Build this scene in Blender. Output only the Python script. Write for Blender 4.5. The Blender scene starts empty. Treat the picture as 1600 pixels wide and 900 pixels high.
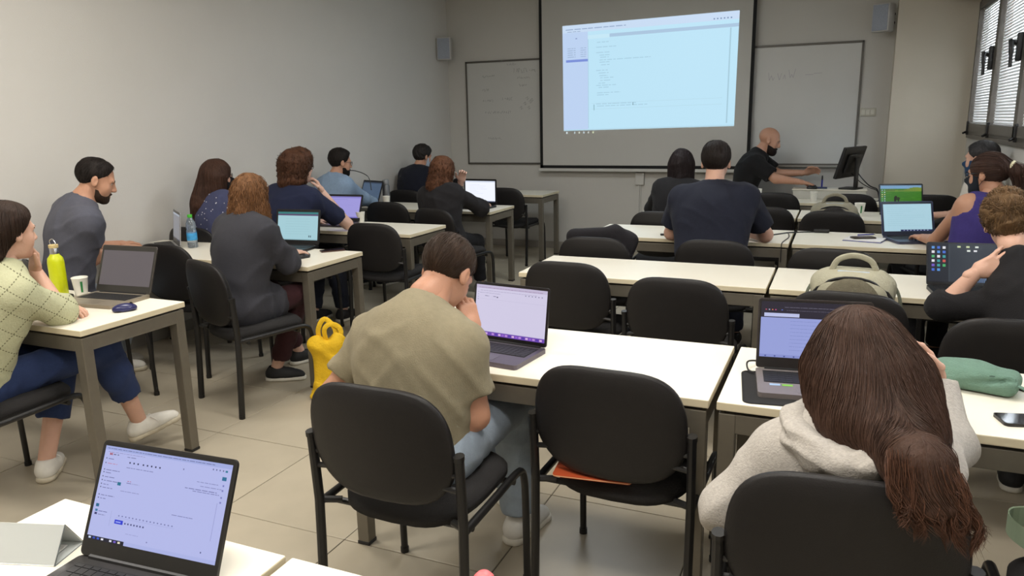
import bpy, bmesh, math, random
import numpy as np
from mathutils import Vector, Matrix
random.seed(7); RNG = np.random.default_rng(7)
SC = bpy.context.scene
COL = SC.collection
V3 = lambda *a: np.array(a[0] if len(a) == 1 else a, dtype=float)

# ------------------------------------------------------------ camera
cam_d = bpy.data.cameras.new('camera'); cam = bpy.data.objects.new('camera', cam_d); COL.objects.link(cam)
CAM_H, YAW, PITCH, ROLL, FPX = 1.5351, .4115, .2184, -.0198, 1173.58
fw = Vector((-math.sin(YAW)*math.cos(PITCH), math.cos(YAW)*math.cos(PITCH), -math.sin(PITCH)))
rt = Vector((math.cos(YAW), math.sin(YAW), 0)); up = rt.cross(fw)
r2 = rt*math.cos(ROLL)+up*math.sin(ROLL); u2 = -rt*math.sin(ROLL)+up*math.cos(ROLL)
cam.matrix_world = Matrix(((r2.x, u2.x, -fw.x, 0), (r2.y, u2.y, -fw.y, 0), (r2.z, u2.z, -fw.z, CAM_H), (0, 0, 0, 1)))
cam_d.sensor_width = 36; cam_d.lens = FPX/1600*36; cam_d.clip_start = .05
SC.camera = cam
# ------------------------------------------------------------ world, lamps, exposure
W = bpy.data.worlds.new('world'); SC.world = W; W.use_nodes = True
bg = W.node_tree.nodes['Background']; bg.inputs[0].default_value = (.84, .92, 1, 1); bg.inputs[1].default_value = 12
SC.view_settings.view_transform = 'Standard'; SC.view_settings.look = 'None'
SC.view_settings.exposure = 0.0; SC.view_settings.gamma = 1.0
SC.cycles.max_bounces = 6; SC.cycles.diffuse_bounces = 4; SC.cycles.transparent_max_bounces = 8
CEIL = 3.05
LAMPS = [(-.55, .55, 46), (-2.9, .6, 44), (-.4, 2.6, 34), (-2.9, 2.7, 31), (-1.8, 5.6, 30)]   # x, y, watts of the ceiling panels; last one added to brighten the front
LAMP_COL = (1, .955, .89); FRONT_FILL_COL = (.90, .96, 1)
for lx, ly, lw in LAMPS:
    ld = bpy.data.lights.new('ceiling_lamp', 'AREA'); ld.shape = 'RECTANGLE'; ld.size = 1.15; ld.size_y = .55
    ld.energy = lw; ld.color = FRONT_FILL_COL if ly > 4 else LAMP_COL
    lo = bpy.data.objects.new('ceiling_lamp', ld); lo.location = (lx, ly, CEIL-.075); COL.objects.link(lo)

# ------------------------------------------------------------ helpers
def lin(c):
    c = np.array(c, dtype=float)/255
    return tuple(np.where(c <= .04045, c/12.92, ((c+.055)/1.055)**2.4))
_M = {}
def mat(name, rgb, rough=.55, metal=0, noise=None, bump=None, spec=.5, sss=0, vcol=False, sheen=0, trans=0, alpha=1, coat=0, stretch=None):
    if name in _M: return _M[name]
    m = bpy.data.materials.new(name); m.use_nodes = True; nt = m.node_tree; N = nt.nodes; L = nt.links
    b = N['Principled BSDF']; c = (*lin(rgb), 1)
    b.inputs['Base Color'].default_value = c; b.inputs['Roughness'].default_value = rough; b.inputs['Metallic'].default_value = metal
    b.inputs['Specular IOR Level'].default_value = spec
    if sss: b.inputs['Subsurface Weight'].default_value = sss; b.inputs['Subsurface Radius'].default_value = (.012, .005, .003)
    if sheen: b.inputs['Sheen Weight'].default_value = sheen
    if trans: b.inputs['Transmission Weight'].default_value = trans
    if coat: b.inputs['Coat Weight'].default_value = coat
    if alpha < 1: b.inputs['Alpha'].default_value = alpha
    tc = N.new('ShaderNodeTexCoord'); src = tc.outputs['Object']
    if stretch:
        mp = N.new('ShaderNodeMapping'); mp.inputs['Scale'].default_value = stretch; L.new(src, mp.inputs['Vector']); src = mp.outputs[0]
    if noise or vcol:
        mx = N.new('ShaderNodeMix'); mx.data_type = 'RGBA'; mx.blend_type = 'MULTIPLY'; mx.inputs['Factor'].default_value = 1
        mx.inputs['A'].default_value = c
        if noise:
            nz = N.new('ShaderNodeTexNoise'); nz.inputs['Scale'].default_value = noise[0]; nz.inputs['Detail'].default_value = 5
            L.new(src, nz.inputs['Vector'])
            mr = N.new('ShaderNodeMapRange'); mr.inputs['From Min'].default_value = .3; mr.inputs['From Max'].default_value = .7
            mr.inputs['To Min'].default_value = 1-noise[1]; mr.inputs['To Max'].default_value = 1+noise[1]*.6
            L.new(nz.outputs['Fac'], mr.inputs['Value']); L.new(mr.outputs[0], mx.inputs['B'])
        else:
            at = N.new('ShaderNodeVertexColor'); at.layer_name = 'Col'; L.new(at.outputs[0], mx.inputs['B'])
        L.new(mx.outputs['Result'], b.inputs['Base Color'])
    if bump:
        nb = N.new('ShaderNodeTexNoise'); nb.inputs['Scale'].default_value = bump[0]; nb.inputs['Detail'].default_value = 4
        L.new(src, nb.inputs['Vector'])
        bp = N.new('ShaderNodeBump'); bp.inputs['Strength'].default_value = bump[1]; bp.inputs['Distance'].default_value = .01
        L.new(nb.outputs['Fac'], bp.inputs['Height']); L.new(bp.outputs[0], b.inputs['Normal'])
    _M[name] = m
    return m
def emis(name, strength):
    name = '%s_%d' % (name, round(strength*100))
    if name in _M: return _M[name]
    m = bpy.data.materials.new(name); m.use_nodes = True; nt = m.node_tree; N = nt.nodes
    b = N['Principled BSDF']; b.inputs['Base Color'].default_value = (.01, .01, .012, 1); b.inputs['Roughness'].default_value = .35
    b.inputs['Specular IOR Level'].default_value = .2
    at = N.new('ShaderNodeVertexColor'); at.layer_name = 'Col'
    nt.links.new(at.outputs[0], b.inputs['Emission Color']); b.inputs['Emission Strength'].default_value = strength
    _M[name] = m; return m

def mesh(name, verts, faces, m=None, smooth=False, fmat=None, fcol=None):
    me = bpy.data.meshes.new(name); me.from_pydata([tuple(map(float, v)) for v in verts], [], [tuple(map(int, f)) for f in faces])
    for x in (m if isinstance(m, (list, tuple)) else [m]):
        if x: me.materials.append(x)
    if smooth: me.shade_smooth()
    if fmat is not None: me.polygons.foreach_set('material_index', fmat)
    if fcol is not None:
        ca = me.color_attributes.new('Col', 'FLOAT_COLOR', 'CORNER'); a = []
        for p, c in zip(me.polygons, fcol): a += [c[0], c[1], c[2], 1]*p.loop_total
        ca.data.foreach_set('color', a)
    me.update(); return me
def npmesh(name, V, Q, m, smooth=True):
    """big quad/tri mesh from numpy arrays"""
    me = bpy.data.meshes.new(name); n = len(Q); k = Q.shape[1] if n else 4
    me.vertices.add(len(V)); me.vertices.foreach_set('co', np.asarray(V, np.float32).ravel())
    me.loops.add(n*k); me.loops.foreach_set('vertex_index', np.asarray(Q, np.int32).ravel())
    me.polygons.add(n); me.polygons.foreach_set('loop_start', np.arange(0, n*k, k, dtype=np.int32))
    me.polygons.foreach_set('loop_total', np.full(n, k, np.int32))
    me.materials.append(m); me.update(calc_edges=True); me.validate()
    if smooth: me.shade_smooth()
    return me
def obj(name, me, parent=None, loc=None, kind=None, label=None, rot=None):
    o = bpy.data.objects.new(name, me); COL.objects.link(o)
    if parent is not None: o.parent = parent
    if loc is not None: o.location = tuple(map(float, loc))
    if rot is not None: o.rotation_euler = rot
    if kind: o['kind'] = kind
    if label: o['label'] = label
    return o
def thing(name, label, cat, loc=(0, 0, 0), rz=0, group=None, me=None):
    o = bpy.data.objects.new(name, me); COL.objects.link(o)
    o.location = tuple(map(float, loc)); o.rotation_euler = (0, 0, rz); o['label'] = label; o['category'] = cat
    if group: o['group'] = group
    return o
def struct(name, me, parent=None, loc=None):
    return obj(name, me, parent, loc, kind='structure')

class MB:
    """collects simple shapes into one mesh"""
    def __init__(s): s.v = []; s.f = []; s.mi = []
    def add(s, V, F, mi=0):
        n = len(s.v); s.v += [tuple(map(float, v)) for v in V]; s.f += [tuple(i+n for i in f) for f in F]; s.mi += [mi]*len(F); return s
    def box(s, lo, hi, mi=0, M=None, bev=0):
        lo = V3(lo); hi = V3(hi)
        if bev:
            bm = bmesh.new(); bmesh.ops.create_cube(bm, size=1)
            for v in bm.verts: v.co = Vector((lo+hi)/2+V3(v.co)*(hi-lo))
            bmesh.ops.bevel(bm, geom=list(bm.edges), offset=bev, segments=2, affect='EDGES', profile=.5)
            bm.verts.index_update()
            V = [V3(v.co) for v in bm.verts]; F = [[v.index for v in f.verts] for f in bm.faces]; bm.free()
        else:
            V = [V3((lo, hi)[i & 1][0], (lo, hi)[i >> 1 & 1][1], (lo, hi)[i >> 2][2]) for i in range(8)]
            F = [(0, 2, 3, 1), (4, 5, 7, 6), (0, 1, 5, 4), (2, 6, 7, 3), (0, 4, 6, 2), (1, 3, 7, 5)]
        if M is not None: V = [V3(M @ Vector(v)) for v in V]
        return s.add(V, F, mi)
    def tube(s, pts, r, n=10, mi=0, cap=True, flat=1.0):
        P = [Vector(p) for p in pts]; R = r if isinstance(r, (list, tuple)) else [r]*len(P)
        t0 = (P[1]-P[0]).normalized(); a = Vector((0, 0, 1)) if abs(t0.z) < .9 else Vector((0, 1, 0))
        x = t0.cross(a).normalized(); V = []; F = []
        for i, p in enumerate(P):
            t = ((P[min(i+1, len(P)-1)]-P[max(i-1, 0)])).normalized()
            x = (x-t*x.dot(t)).normalized(); y = t.cross(x)
            for k in range(n):
                q = 2*math.pi*k/n; V.append(p+x*math.cos(q)*R[i]+y*math.sin(q)*R[i]*flat)
        for i in range(len(P)-1):
            for k in range(n):
                k2 = (k+1) % n; F.append((i*n+k, i*n+k2, (i+1)*n+k2, (i+1)*n+k))
        if cap: F.append(tuple(range(n-1, -1, -1))); F.append(tuple((len(P)-1)*n+k for k in range(n)))
        return s.add(V, F, mi)
    def lathe(s, prof, n=24, c=(0, 0, 0), mi=0):
        V = []; F = []; m = len(prof)
        for r, z in prof:
            for k in range(n):
                q = 2*math.pi*k/n; V.append((c[0]+max(r, 1e-4)*math.cos(q), c[1]+max(r, 1e-4)*math.sin(q), c[2]+z))
        for i in range(m-1):
            for k in range(n):
                k2 = (k+1) % n; F.append((i*n+k, i*n+k2, (i+1)*n+k2, (i+1)*n+k))
        F.append(tuple(range(n-1, -1, -1))); F.append(tuple((m-1)*n+k for k in range(n)))
        return s.add(V, F, mi)
    def prism(s, poly, z0, z1, mi=0, M=None):
        n = len(poly); V = [V3(p[0], p[1], z0) for p in poly]+[V3(p[0], p[1], z1) for p in poly]
        if M is not None: V = [V3(M @ Vector(v)) for v in V]
        F = [tuple(range(n-1, -1, -1)), tuple(range(n, 2*n))]+[(i, (i+1) % n, n+(i+1) % n, n+i) for i in range(n)]
        return s.add(V, F, mi)
    def me(s, name, m, smooth=False):
        a = mesh(name, s.v, s.f, m, False, s.mi if isinstance(m, (list, tuple)) else None)
        if smooth:
            a.shade_smooth()
            try: a.set_sharp_from_angle(angle=math.radians(40))
            except Exception: pass
        return a
def rrect(w, d, r, n=5, cx=0, cy=0):
    P = []
    for sx, sy, a0 in ((1, 1, 0), (-1, 1, 90), (-1, -1, 180), (1, -1, 270)):
        for k in range(n+1):
            a = math.radians(a0+90*k/n); P.append((cx+sx*(w/2-r)+r*math.cos(a), cy+sy*(d/2-r)+r*math.sin(a)))
    return P
def smooth_path(pts, n=6):
    P = [V3(p) for p in pts]; out = []
    for i in range(len(P)-1):
        p0 = P[max(i-1, 0)]; p1 = P[i]; p2 = P[i+1]; p3 = P[min(i+2, len(P)-1)]
        for k in range(n):
            t = k/n; out.append(.5*((2*p1)+(p2-p0)*t+(2*p0-5*p1+4*p2-p3)*t*t+(3*p1-p0-3*p2+p3)*t**3))
    out.append(P[-1]); return out

# ------------------------------------------------------------ signed-distance modelling (organic shapes)
def nrm(v): v = V3(v); return v/np.linalg.norm(v)
def rc(a, b, r1, r2, cuts=()):                     # round cone, optionally cut by planes (point, outward normal)
    a = V3(a); b = V3(b); ba = b-a; L2 = float(ba@ba)+1e-12; rm = max(r1, r2)
    def f(P, e=0.):
        q = P-a; t = np.clip((q@ba)/L2, 0, 1); d = np.linalg.norm(q-t[..., None]*ba, axis=-1)-(r1+(r2-r1)*t)-e
        for p, n in cuts: d = np.maximum(d, (P-V3(p))@V3(n))
        return d
    return (np.minimum(a, b)-rm, np.maximum(a, b)+rm, f)
def el(c, r, R=None, cuts=()):                     # ellipsoid; R columns = local axes
    c = V3(c); r = V3(r); R = np.eye(3) if R is None else np.asarray(R)
    def f(P, e=0.):
        q = (P-c)@R; rr = r+e; k0 = np.linalg.norm(q/rr, axis=-1); k1 = np.linalg.norm(q/(rr*rr), axis=-1)+1e-9
        d = k0*(k0-1)/k1
        for p, n in cuts: d = np.maximum(d, (P-V3(p))@V3(n))
        return d
    m = np.abs(R)@r
    return (c-m, c+m, f)
def bx(c, h, R=None, r=.005):                      # rounded box
    c = V3(c); h = V3(h)-r; R = np.eye(3) if R is None else np.asarray(R)
    def f(P, e=0.):
        q = np.abs((P-c)@R)-h; return np.linalg.norm(np.maximum(q, 0), axis=-1)+np.minimum(q.max(-1), 0)-r-e
    m = np.abs(R)@(V3(h)+r)
    return (c-m, c+m, f)
def smin(a, b, k):
    h = np.maximum(k-np.abs(a-b), 0)/k; return np.minimum(a, b)-h*h*k*.25
def nets(D, o, h):
    s = D < 0; C = [(i, j, k) for i in (0, 1) for j in (0, 1) for k in (0, 1)]
    sl = lambda A, c: A[c[0]:A.shape[0]-1+c[0], c[1]:A.shape[1]-1+c[1], c[2]:A.shape[2]-1+c[2]]
    cnt = sum(sl(s, c).astype(np.int8) for c in C); act = (cnt > 0) & (cnt < 8)
    I = np.argwhere(act); n = len(I)
    if n == 0: return np.zeros((0, 3)), np.zeros((0, 4), int)
    vals = np.stack([D[I[:, 0]+c[0], I[:, 1]+c[1], I[:, 2]+c[2]] for c in C], 1); acc = np.zeros((n, 3)); num = np.zeros(n)
    for a in range(8):
        for b in range(a+1, 8):
            df = [C[b][t]-C[a][t] for t in range(3)]
            if sum(map(abs, df)) != 1: continue
            va = vals[:, a]; vb = vals[:, b]; mk = (va < 0) != (vb < 0); t = np.where(mk, va/np.where(mk, va-vb, 1), 0)
            p = V3(C[a])[None]+t[:, None]*V3(df)[None]; acc += np.where(mk[:, None], p, 0); num += mk
    V = (I+acc/num[:, None])*h+o
    idx = -np.ones(act.shape, int); idx[I[:, 0], I[:, 1], I[:, 2]] = np.arange(n); Q = []
    for ax in range(3):
        u, w = [(1, 2), (2, 0), (0, 1)][ax]
        s0 = [slice(None)]*3; s1 = [slice(None)]*3; s0[ax] = slice(0, -1); s1[ax] = slice(1, None)
        for t in (u, w): s0[t] = slice(1, -1); s1[t] = slice(1, -1)
        A = s[tuple(s0)]; B = s[tuple(s1)]
        E = np.argwhere(A != B)
        if len(E) == 0: continue
        fl = A[E[:, 0], E[:, 1], E[:, 2]]
        base = E.copy(); base[:, u] += 1; base[:, w] += 1
        def g(du, dw):
            q = base.copy(); q[:, u] += du; q[:, w] += dw; return idx[q[:, 0], q[:, 1], q[:, 2]]
        q = np.stack([g(-1, -1), g(0, -1), g(0, 0), g(-1, 0)], 1); q[~fl] = q[~fl][:, ::-1]; Q.append(q)
    Q = np.concatenate(Q); return V, Q[(Q >= 0).all(1)]
def sdf(prims, h, disp=None, inter=(), smooth=0):
    """prims: (op, prim, k[, inflate]); op 'u' union, 's' subtract. -> V, Q"""
    us = [p for p in prims if p[0] == 'u']; e0 = max([(p[3] if len(p) > 3 else 0) for p in us]+[0])
    lo = np.min([p[1][0] for p in us], 0)-e0-3*h; hi = np.max([p[1][1] for p in us], 0)+e0+3*h
    n = np.ceil((hi-lo)/h).astype(int)+1
    ax = [lo[i]+h*np.arange(n[i]) for i in range(3)]; D = np.full(n, 1., np.float32)
    G = np.stack(np.meshgrid(*ax, indexing='ij'), -1).astype(np.float32)
    for p in prims:
        op, (a, b, f), k = p[:3]; e = p[3] if len(p) > 3 else 0.; m = k+e+3*h+.01
        i0 = np.clip(((a-m-lo)/h).astype(int), 0, n-1); i1 = np.clip(((b+m-lo)/h).astype(int)+2, 1, n)
        S = tuple(slice(x, y) for x, y in zip(i0, i1)); d = f(G[S], e)
        D[S] = smin(D[S], d, k) if op == 'u' else -smin(-D[S], d, k)
    for p, nn in inter: D = np.maximum(D, (G-V3(p))@V3(nn))
    if disp is not None:
        mk = np.abs(D) < .03; D[mk] += disp(G[mk])
    D[0] = D[-1] = 1; D[:, 0] = D[:, -1] = 1; D[:, :, 0] = D[:, :, -1] = 1
    V, Q = nets(D, lo, h)
    for _ in range(smooth): V = lap(V, Q)
    return V, Q
def lap(V, Q, a=.5):
    S = np.zeros_like(V); c = np.zeros(len(V))
    for i in range(4):
        for j in ((i+1) % 4, (i-1) % 4): np.add.at(S, Q[:, i], V[Q[:, j]]); np.add.at(c, Q[:, i], 1)
    return V*(1-a)+a*S/np.maximum(c, 1)[:, None]
def cat(parts):
    V = []; Q = []; n = 0
    for v, q in parts: V.append(v); Q.append(q+n); n += len(v)
    return np.concatenate(V), np.concatenate(Q)
def ev(prims, P):
    D = np.full(P.shape[:-1], 1.)
    for p in prims:
        d = p[1][2](P, p[3] if len(p) > 3 else 0.); D = smin(D, d, p[2]) if p[0] == 'u' else -smin(-D, d, p[2])
    return D
# ============================================================ SETTING
XL, XR, YF, YB = -4.56, 1.08, 8.60, -1.3
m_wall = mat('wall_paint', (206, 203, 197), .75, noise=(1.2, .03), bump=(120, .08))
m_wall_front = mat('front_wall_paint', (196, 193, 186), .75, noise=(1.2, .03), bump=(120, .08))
m_pillar = mat('pillar_paint', (206, 198, 182), .75, noise=(1.5, .03), bump=(120, .08))
m_ceil = mat('ceiling_paint', (225, 222, 214), .8, noise=(2, .02))
m_tile = mat('floor_tile', (178, 168, 148), .34, noise=(5, .07), spec=.45)
m_grout = mat('floor_grout', (92, 84, 72), .8, noise=(30, .1))
m_base = mat('baseboard_tile', (158, 152, 142), .4, noise=(6, .06))
def bm_box(lo, hi, m, name='m', bev=0): return MB().box(lo, hi, bev=bev).me(name, m)
fl = struct('floor', bm_box((XL-.1, YB-.1, -.12), (XR+.1, YF+.1, -.004), m_grout))
tp = MB().box((-.303, -.303, -.02), (.303, .303, 0), bev=.0025).me('tile', m_tile)
T0 = .61
for i in range(-6, 4):
    for j in range(-6, 11):
        x = -1.02+T0*(i+.5); y = 2.10+T0*(j+.5)
        if XL-.2 < x < XR+.2 and YB-.2 < y < YF+.3: obj('tile', tp, fl, (x, y, RNG.uniform(-.0006, .0004)))
struct('wall_left', bm_box((XL-.12, YB-.12, 0), (XL, YF+.12, CEIL), m_wall))
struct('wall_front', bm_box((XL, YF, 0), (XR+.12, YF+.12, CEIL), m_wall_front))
struct('wall_back', bm_box((XL, YB-.12, 0), (XR+.12, YB, CEIL), m_wall))
WZ0, WZ1, WY0, WY1 = 1.335, 2.52, 0.3, 8.22        # window band in the right wall
wr = MB(); wr.box((XR, YB, 0), (XR+.2, YF, WZ0)); wr.box((XR, YB, WZ1), (XR+.2, YF, CEIL)); wr.box((XR, WY1, WZ0), (XR+.2, YF, WZ1)); wr.box((XR, YB, WZ0), (XR+.2, WY0, WZ1))
struct('wall_right', wr.me('wall_right', m_wall))
struct('ceiling', bm_box((XL-.12, YB-.12, CEIL), (XR+.2, YF+.12, CEIL+.1), m_ceil))
struct('trim_1', bm_box((.405, 8.38, 0), (XR, YF, CEIL), m_pillar))                      # pillar in the corner
struct('trim_2', bm_box((.80, 3.0, 2.56), (XR, 8.37, 2.74), mat('pelmet_paint', (120, 108, 92), .7)))   # box above the window
struct('baseboard_front', bm_box((XL+.012, YF-.012, 0), (.405, YF, .085), m_base))
struct('baseboard_left', bm_box((XL, YB, 0), (XL+.012, YF, .085), m_base))
# ---- ceiling panels (above the frame)
m_lampbox = mat('lamp_housing', (235, 235, 230), .5); m_diff = emis('lamp_diffuser', 3)
for i, (lx, ly, lw) in enumerate(LAMPS):
    t = thing('ceiling_light', 'flat ceiling lamp panel '+['above the camera at right', 'over the nearest left table', 'over the khaki T-shirt person', 'over the charcoal cardigan', 'added to brighten the front rows'][i], 'lamp', (lx, ly, CEIL), group='ceiling lamp panels')
    obj('housing', MB().box((-.6, -.3, -.06), (.6, .3, 0), bev=.006).me('housing', m_lampbox), t)
    obj('diffuser', mesh('diffuser', [(-.57, -.27, -.062), (.57, -.27, -.062), (.57, .27, -.062), (-.57, .27, -.062)], [(0, 3, 2, 1)], m_diff, fcol=[FRONT_FILL_COL if ly > 4 else LAMP_COL]), t)
# ---- window band with blinds between its panes
m_frame = mat('window_frame', (98, 92, 84), .45, noise=(20, .05)); m_black = mat('black_plastic', (24, 23, 24), .45, noise=(40, .1))
m_slat = mat('blind_slat', (226, 226, 226), .4); m_glass = mat('window_glass', (255, 255, 255), .02, trans=1, spec=.5)
wn = struct('window_1', MB().box((XR-.03, WY0, WZ0-.03), (XR+.07, WY1, WZ0+.005), bev=.004).me('sill_rail', m_frame))
fr = MB(); fr.box((XR-.02, WY0, WZ0), (XR+.06, WY1, WZ0+.10)); fr.box((XR-.02, WY0, WZ1-.05), (XR+.06, WY1, WZ1)); fr.box((XR-.02, WY1-.05, WZ0), (XR+.06, WY1, WZ1)); fr.box((XR-.02, WY0, WZ0), (XR+.06, WY0+.05, WZ1))
obj('window_frame', fr.me('window_frame', m_frame), wn)
ys = [8.18, 7.10, 6.02, 4.94, 3.86, 2.78, 1.70, .34]
def window_handle():
    b = MB(); b.box((-.045, -.022, -.09), (-.012, .022, .09), bev=.008)
    b.tube(smooth_path([(-.03, 0, .02), (-.075, 0, .035), (-.085, -.05, .03), (-.085, -.075, -.02), (-.08, -.07, -.13)]), [.016]*20+[.012]*5, 8)
    return b.me('window_handle', m_black, True)
wh = window_handle()
for i in range(len(ys)-1):
    a, b = ys[i+1], ys[i]
    s = MB()
    for lo, hi in (((XR-.035, a, WZ0+.03), (XR+.03, a+.055, WZ1-.03)), ((XR-.035, b-.055, WZ0+.03), (XR+.03, b, WZ1-.03)),
                   ((XR-.035, a, WZ0+.03), (XR+.03, b, WZ0+.10)), ((XR-.035, a, WZ1-.09), (XR+.03, b, WZ1-.03))): s.box(lo, hi)
    obj('sash', s.me('sash', m_frame), wn)
    obj('pane', bm_box((XR+.022, a+.05, WZ0+.09), (XR+.026, b-.05, WZ1-.08), m_glass), wn)
    n = 44; sl = MB(); ang = math.radians(72)
    for k in range(n):
        z = WZ0+.115+(WZ1-WZ0-.215)*k/(n-1); c, q = math.cos(ang)*.011, math.sin(ang)*.011
        sl.add([(XR-c, a+.058, z-q), (XR-c, b-.058, z-q), (XR+c, b-.058, z+q), (XR+c, a+.058, z+q)], [(0, 1, 2, 3)])
    obj('blind_slats', sl.me('blind_slats', m_slat), wn, kind='stuff')
    obj('window_handle', wh, wn, (XR-.03, a+.02, (WZ0+WZ1)/2+.02))
    la = MB().box((XR-.05, b-.10, WZ0+.0), (XR-.03, b-.07, WZ0+.12), bev=.004); la.tube([(XR-.04, b-.085, WZ0+.03), (XR-.075, b-.12, WZ0+.015)], .010, 8)
    obj('latch', la.me('latch', m_black), wn)
# building across the street, behind the blinds
bld = thing('building', 'dull brown building seen between the slats of the window blinds', 'building', (3.9, 30, 0))
obj('facade', MB().box((-2.2, 0, -6), (1.35, 8, 30)).me('facade', mat('facade_brick', (84, 66, 54), .9, noise=(3, .2))), bld)
obj('roof_edge', MB().box((-2.3, -.1, 30), (1.45, 8.1, 30.3)).me('roof_edge', mat('facade_trim', (110, 100, 90), .8)), bld)

# ============================================================ FRONT WALL FITTINGS
m_wb = mat('whiteboard_enamel', (192, 191, 186), .32, noise=(2, .03)); m_alu = mat('aluminium', (150, 147, 140), .4, .6, noise=(30, .05)); m_alud = mat('dark_aluminium', (96, 92, 86), .45, .4)
def scribbles(strokes, w, m):
    b = MB()
    for st in strokes:
        for (x0, z0), (x1, z1) in zip(st, st[1:]):
            d = math.hypot(x1-x0, z1-z0)+1e-9; nx, nz = -(z1-z0)/d*w, (x1-x0)/d*w
            b.add([(x0-nx, 0, z0-nz), (x1-nx, 0, z1-nz), (x1+nx, 0, z1+nz), (x0+nx, 0, z0+nz)], [(0, 1, 2, 3)])
    return b.me('handwriting', m)
def word(x, z, n, h, rng):
    out = []
    for k in range(n):
        out.append([(x+k*h*.7+rng.uniform(-.2, .5)*h, z+rng.uniform(-.1, 1)*h) for _ in range(4)])
    return out
def whiteboard(x0, x1, label, strokes, m_ink, tray=False):
    z0, z1 = 1.02, 2.255; t = thing('whiteboard', label, 'whiteboard', ((x0+x1)/2, YF, z0)); w = (x1-x0)/2; h = z1-z0
    obj('panel', MB().box((-w, -.018, 0), (w, -.001, h)).me('panel', m_wb), t)
    f = MB()
    for lo, hi in (((-w, -.026, h-.022), (w, -.001, h)), ((-w, -.026, 0), (w, -.001, .02)), ((-w, -.026, 0), (-w+.02, -.001, h)), ((w-.02, -.026, 0), (w, -.001, h))): f.box(lo, hi, bev=.003)
    obj('board_frame', f.me('board_frame', m_alud), t)
    obj('handwriting', scribbles([[(px-(x0+x1)/2, pz-z0) for px, pz in s] for s in strokes], .0024, m_ink), t, (0, -.0185, 0))
    if tray: obj('pen_tray', MB().box((-w*.9, -.085, -.012), (w*.9, -.001, -.002)).box((-w*.9, -.09, -.012), (w*.9, -.083, .008)).me('pen_tray', m_alu), t)
    return t
rg = random.Random(3); S = []
for x, z, n, h in ((-3.75, 2.19, 6, .028), (-3.68, 2.10, 9, .05), (-3.62, 2.03, 8, .03), (-3.6, 1.94, 6, .025), (-4.08, 2.06, 8, .03), (-4.08, 1.90, 4, .03), (-4.08, 1.77, 6, .035), (-3.82, 1.78, 5, .04), (-4.05, 1.63, 14, .035), (-4.02, 1.32, 9, .03)): S += word(x, z, n, h, rg)
for x, z in ((-3.52, 1.80), (-3.48, 1.76), (-3.55, 1.74), (-3.60, 1.69), (-3.50, 1.69), (-3.46, 1.78)): S += [[(x, z), (x+.03, z+.02), (x+.02, z-.02), (x+.045, z)]]
whiteboard(-4.31, -2.11, 'white board with faint marker notes at the left of the projection screen', S, mat('faint_marker', (152, 151, 148), .7))
S = [[(-.76, 1.98), (-.75, 1.90), (-.73, 1.95), (-.715, 1.90), (-.70, 1.93)], [(-.67, 1.97), (-.65, 1.90), (-.63, 1.97)], [(-.615, 1.91), (-.60, 1.955), (-.59, 1.91)], [(-.56, 2.0), (-.545, 1.92), (-.53, 1.955), (-.515, 1.92), (-.495, 2.01)], [(-.40, 1.945), (-.32, 1.945)], [(-.32, 1.955), (-.24, 1.957)]]
whiteboard(-2.10, .135, 'white board with one faint marker line, right of the screen behind the bald presenter', S, mat('faint_marker_violet', (164, 159, 164), .7), True)
for i, (x, c) in enumerate(((-.52, (40, 40, 44)), (-.40, (36, 40, 60)), (-.30, (60, 30, 34)))):
    b = MB().tube([(-.06, 0, 0), (.03, 0, 0)], .009, 8); b2 = MB().tube([(.03, 0, 0), (.065, 0, 0)], .0095, 8)
    t = thing('marker_pen', ['left marker pen lying on the tray under the right white board', 'middle marker pen on the tray under the right white board', 'right marker pen on the tray under the right white board'][i], 'marker', (x, YF-.05, 1.018), group='marker pens on the board tray')
    obj('barrel', b.me('barrel', mat('marker_barrel_%d' % i, c, .4)), t); obj('cap', b2.me('cap', m_black), t)

# projection screen
ps = thing('projection_screen', 'large pull-down projection screen with black border hanging on the front wall', 'projection screen', (-2.10, 8.50, .96))
sx0, sx1, sz0, sz1 = -1.205, 1.20, .02, 2.0
m_cloth = mat('screen_cloth', (190, 188, 182), .85, noise=(2, .02))
obj('cloth', MB().box((sx0+.03, -.002, sz0+.03), (sx1-.03, .002, sz1)).me('cloth', m_cloth), ps)
b = MB(); bw = .035
for lo, hi in (((sx0, -.003, sz0), (sx0+bw, .003, sz1)), ((sx1-bw, -.003, sz0), (sx1, .003, sz1)), ((sx0, -.003, sz0), (sx1, .003, sz0+bw))): b.box(lo, hi)
obj('black_border', b.me('black_border', mat('screen_border', (10, 10, 11), .8)), ps)
obj('bottom_bar', MB().box((sx0-.02, -.012, -.015), (sx1+.02, .012, sz0), bev=.004).me('bottom_bar', mat('white_metal', (196, 194, 188), .5)), ps)
obj('housing', MB().box((sx0-.06, -.05, sz1), (sx1+.06, .06, sz1+.085), bev=.01).me('housing', mat('white_metal', (196, 194, 188), .5)), ps)
def quadmap(c, u, v):                             # bilinear in corners BL,BR,TR,TL
    return c[0]*(1-u)*(1-v)+c[1]*u*(1-v)+c[2]*u*v+c[3]*(1-u)*v
def print_mesh(name, corners, rects, m, nrm_off, step=.00025):
    """flat print: list of (u0,v0,u1,v1,rgb) drawn on a quad, later ones on top"""
    c = [V3(p) for p in corners]; n = V3(nrm_off); V = []; F = []; C = []
    for i, (u0, v0, u1, v1, rgb) in enumerate(rects):
        off = n*step*(0 if i == 0 else 1+.1*(i % 8)+ (1 if i > 8 else 0)); k = len(V)
        V += [quadmap(c, u0, v0)+off, quadmap(c, u1, v0)+off, quadmap(c, u1, v1)+off, quadmap(c, u0, v1)+off]
        F.append((k, k+1, k+2, k+3)); C.append(lin(rgb))
    return mesh(name, V, F, m, fcol=C)
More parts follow.
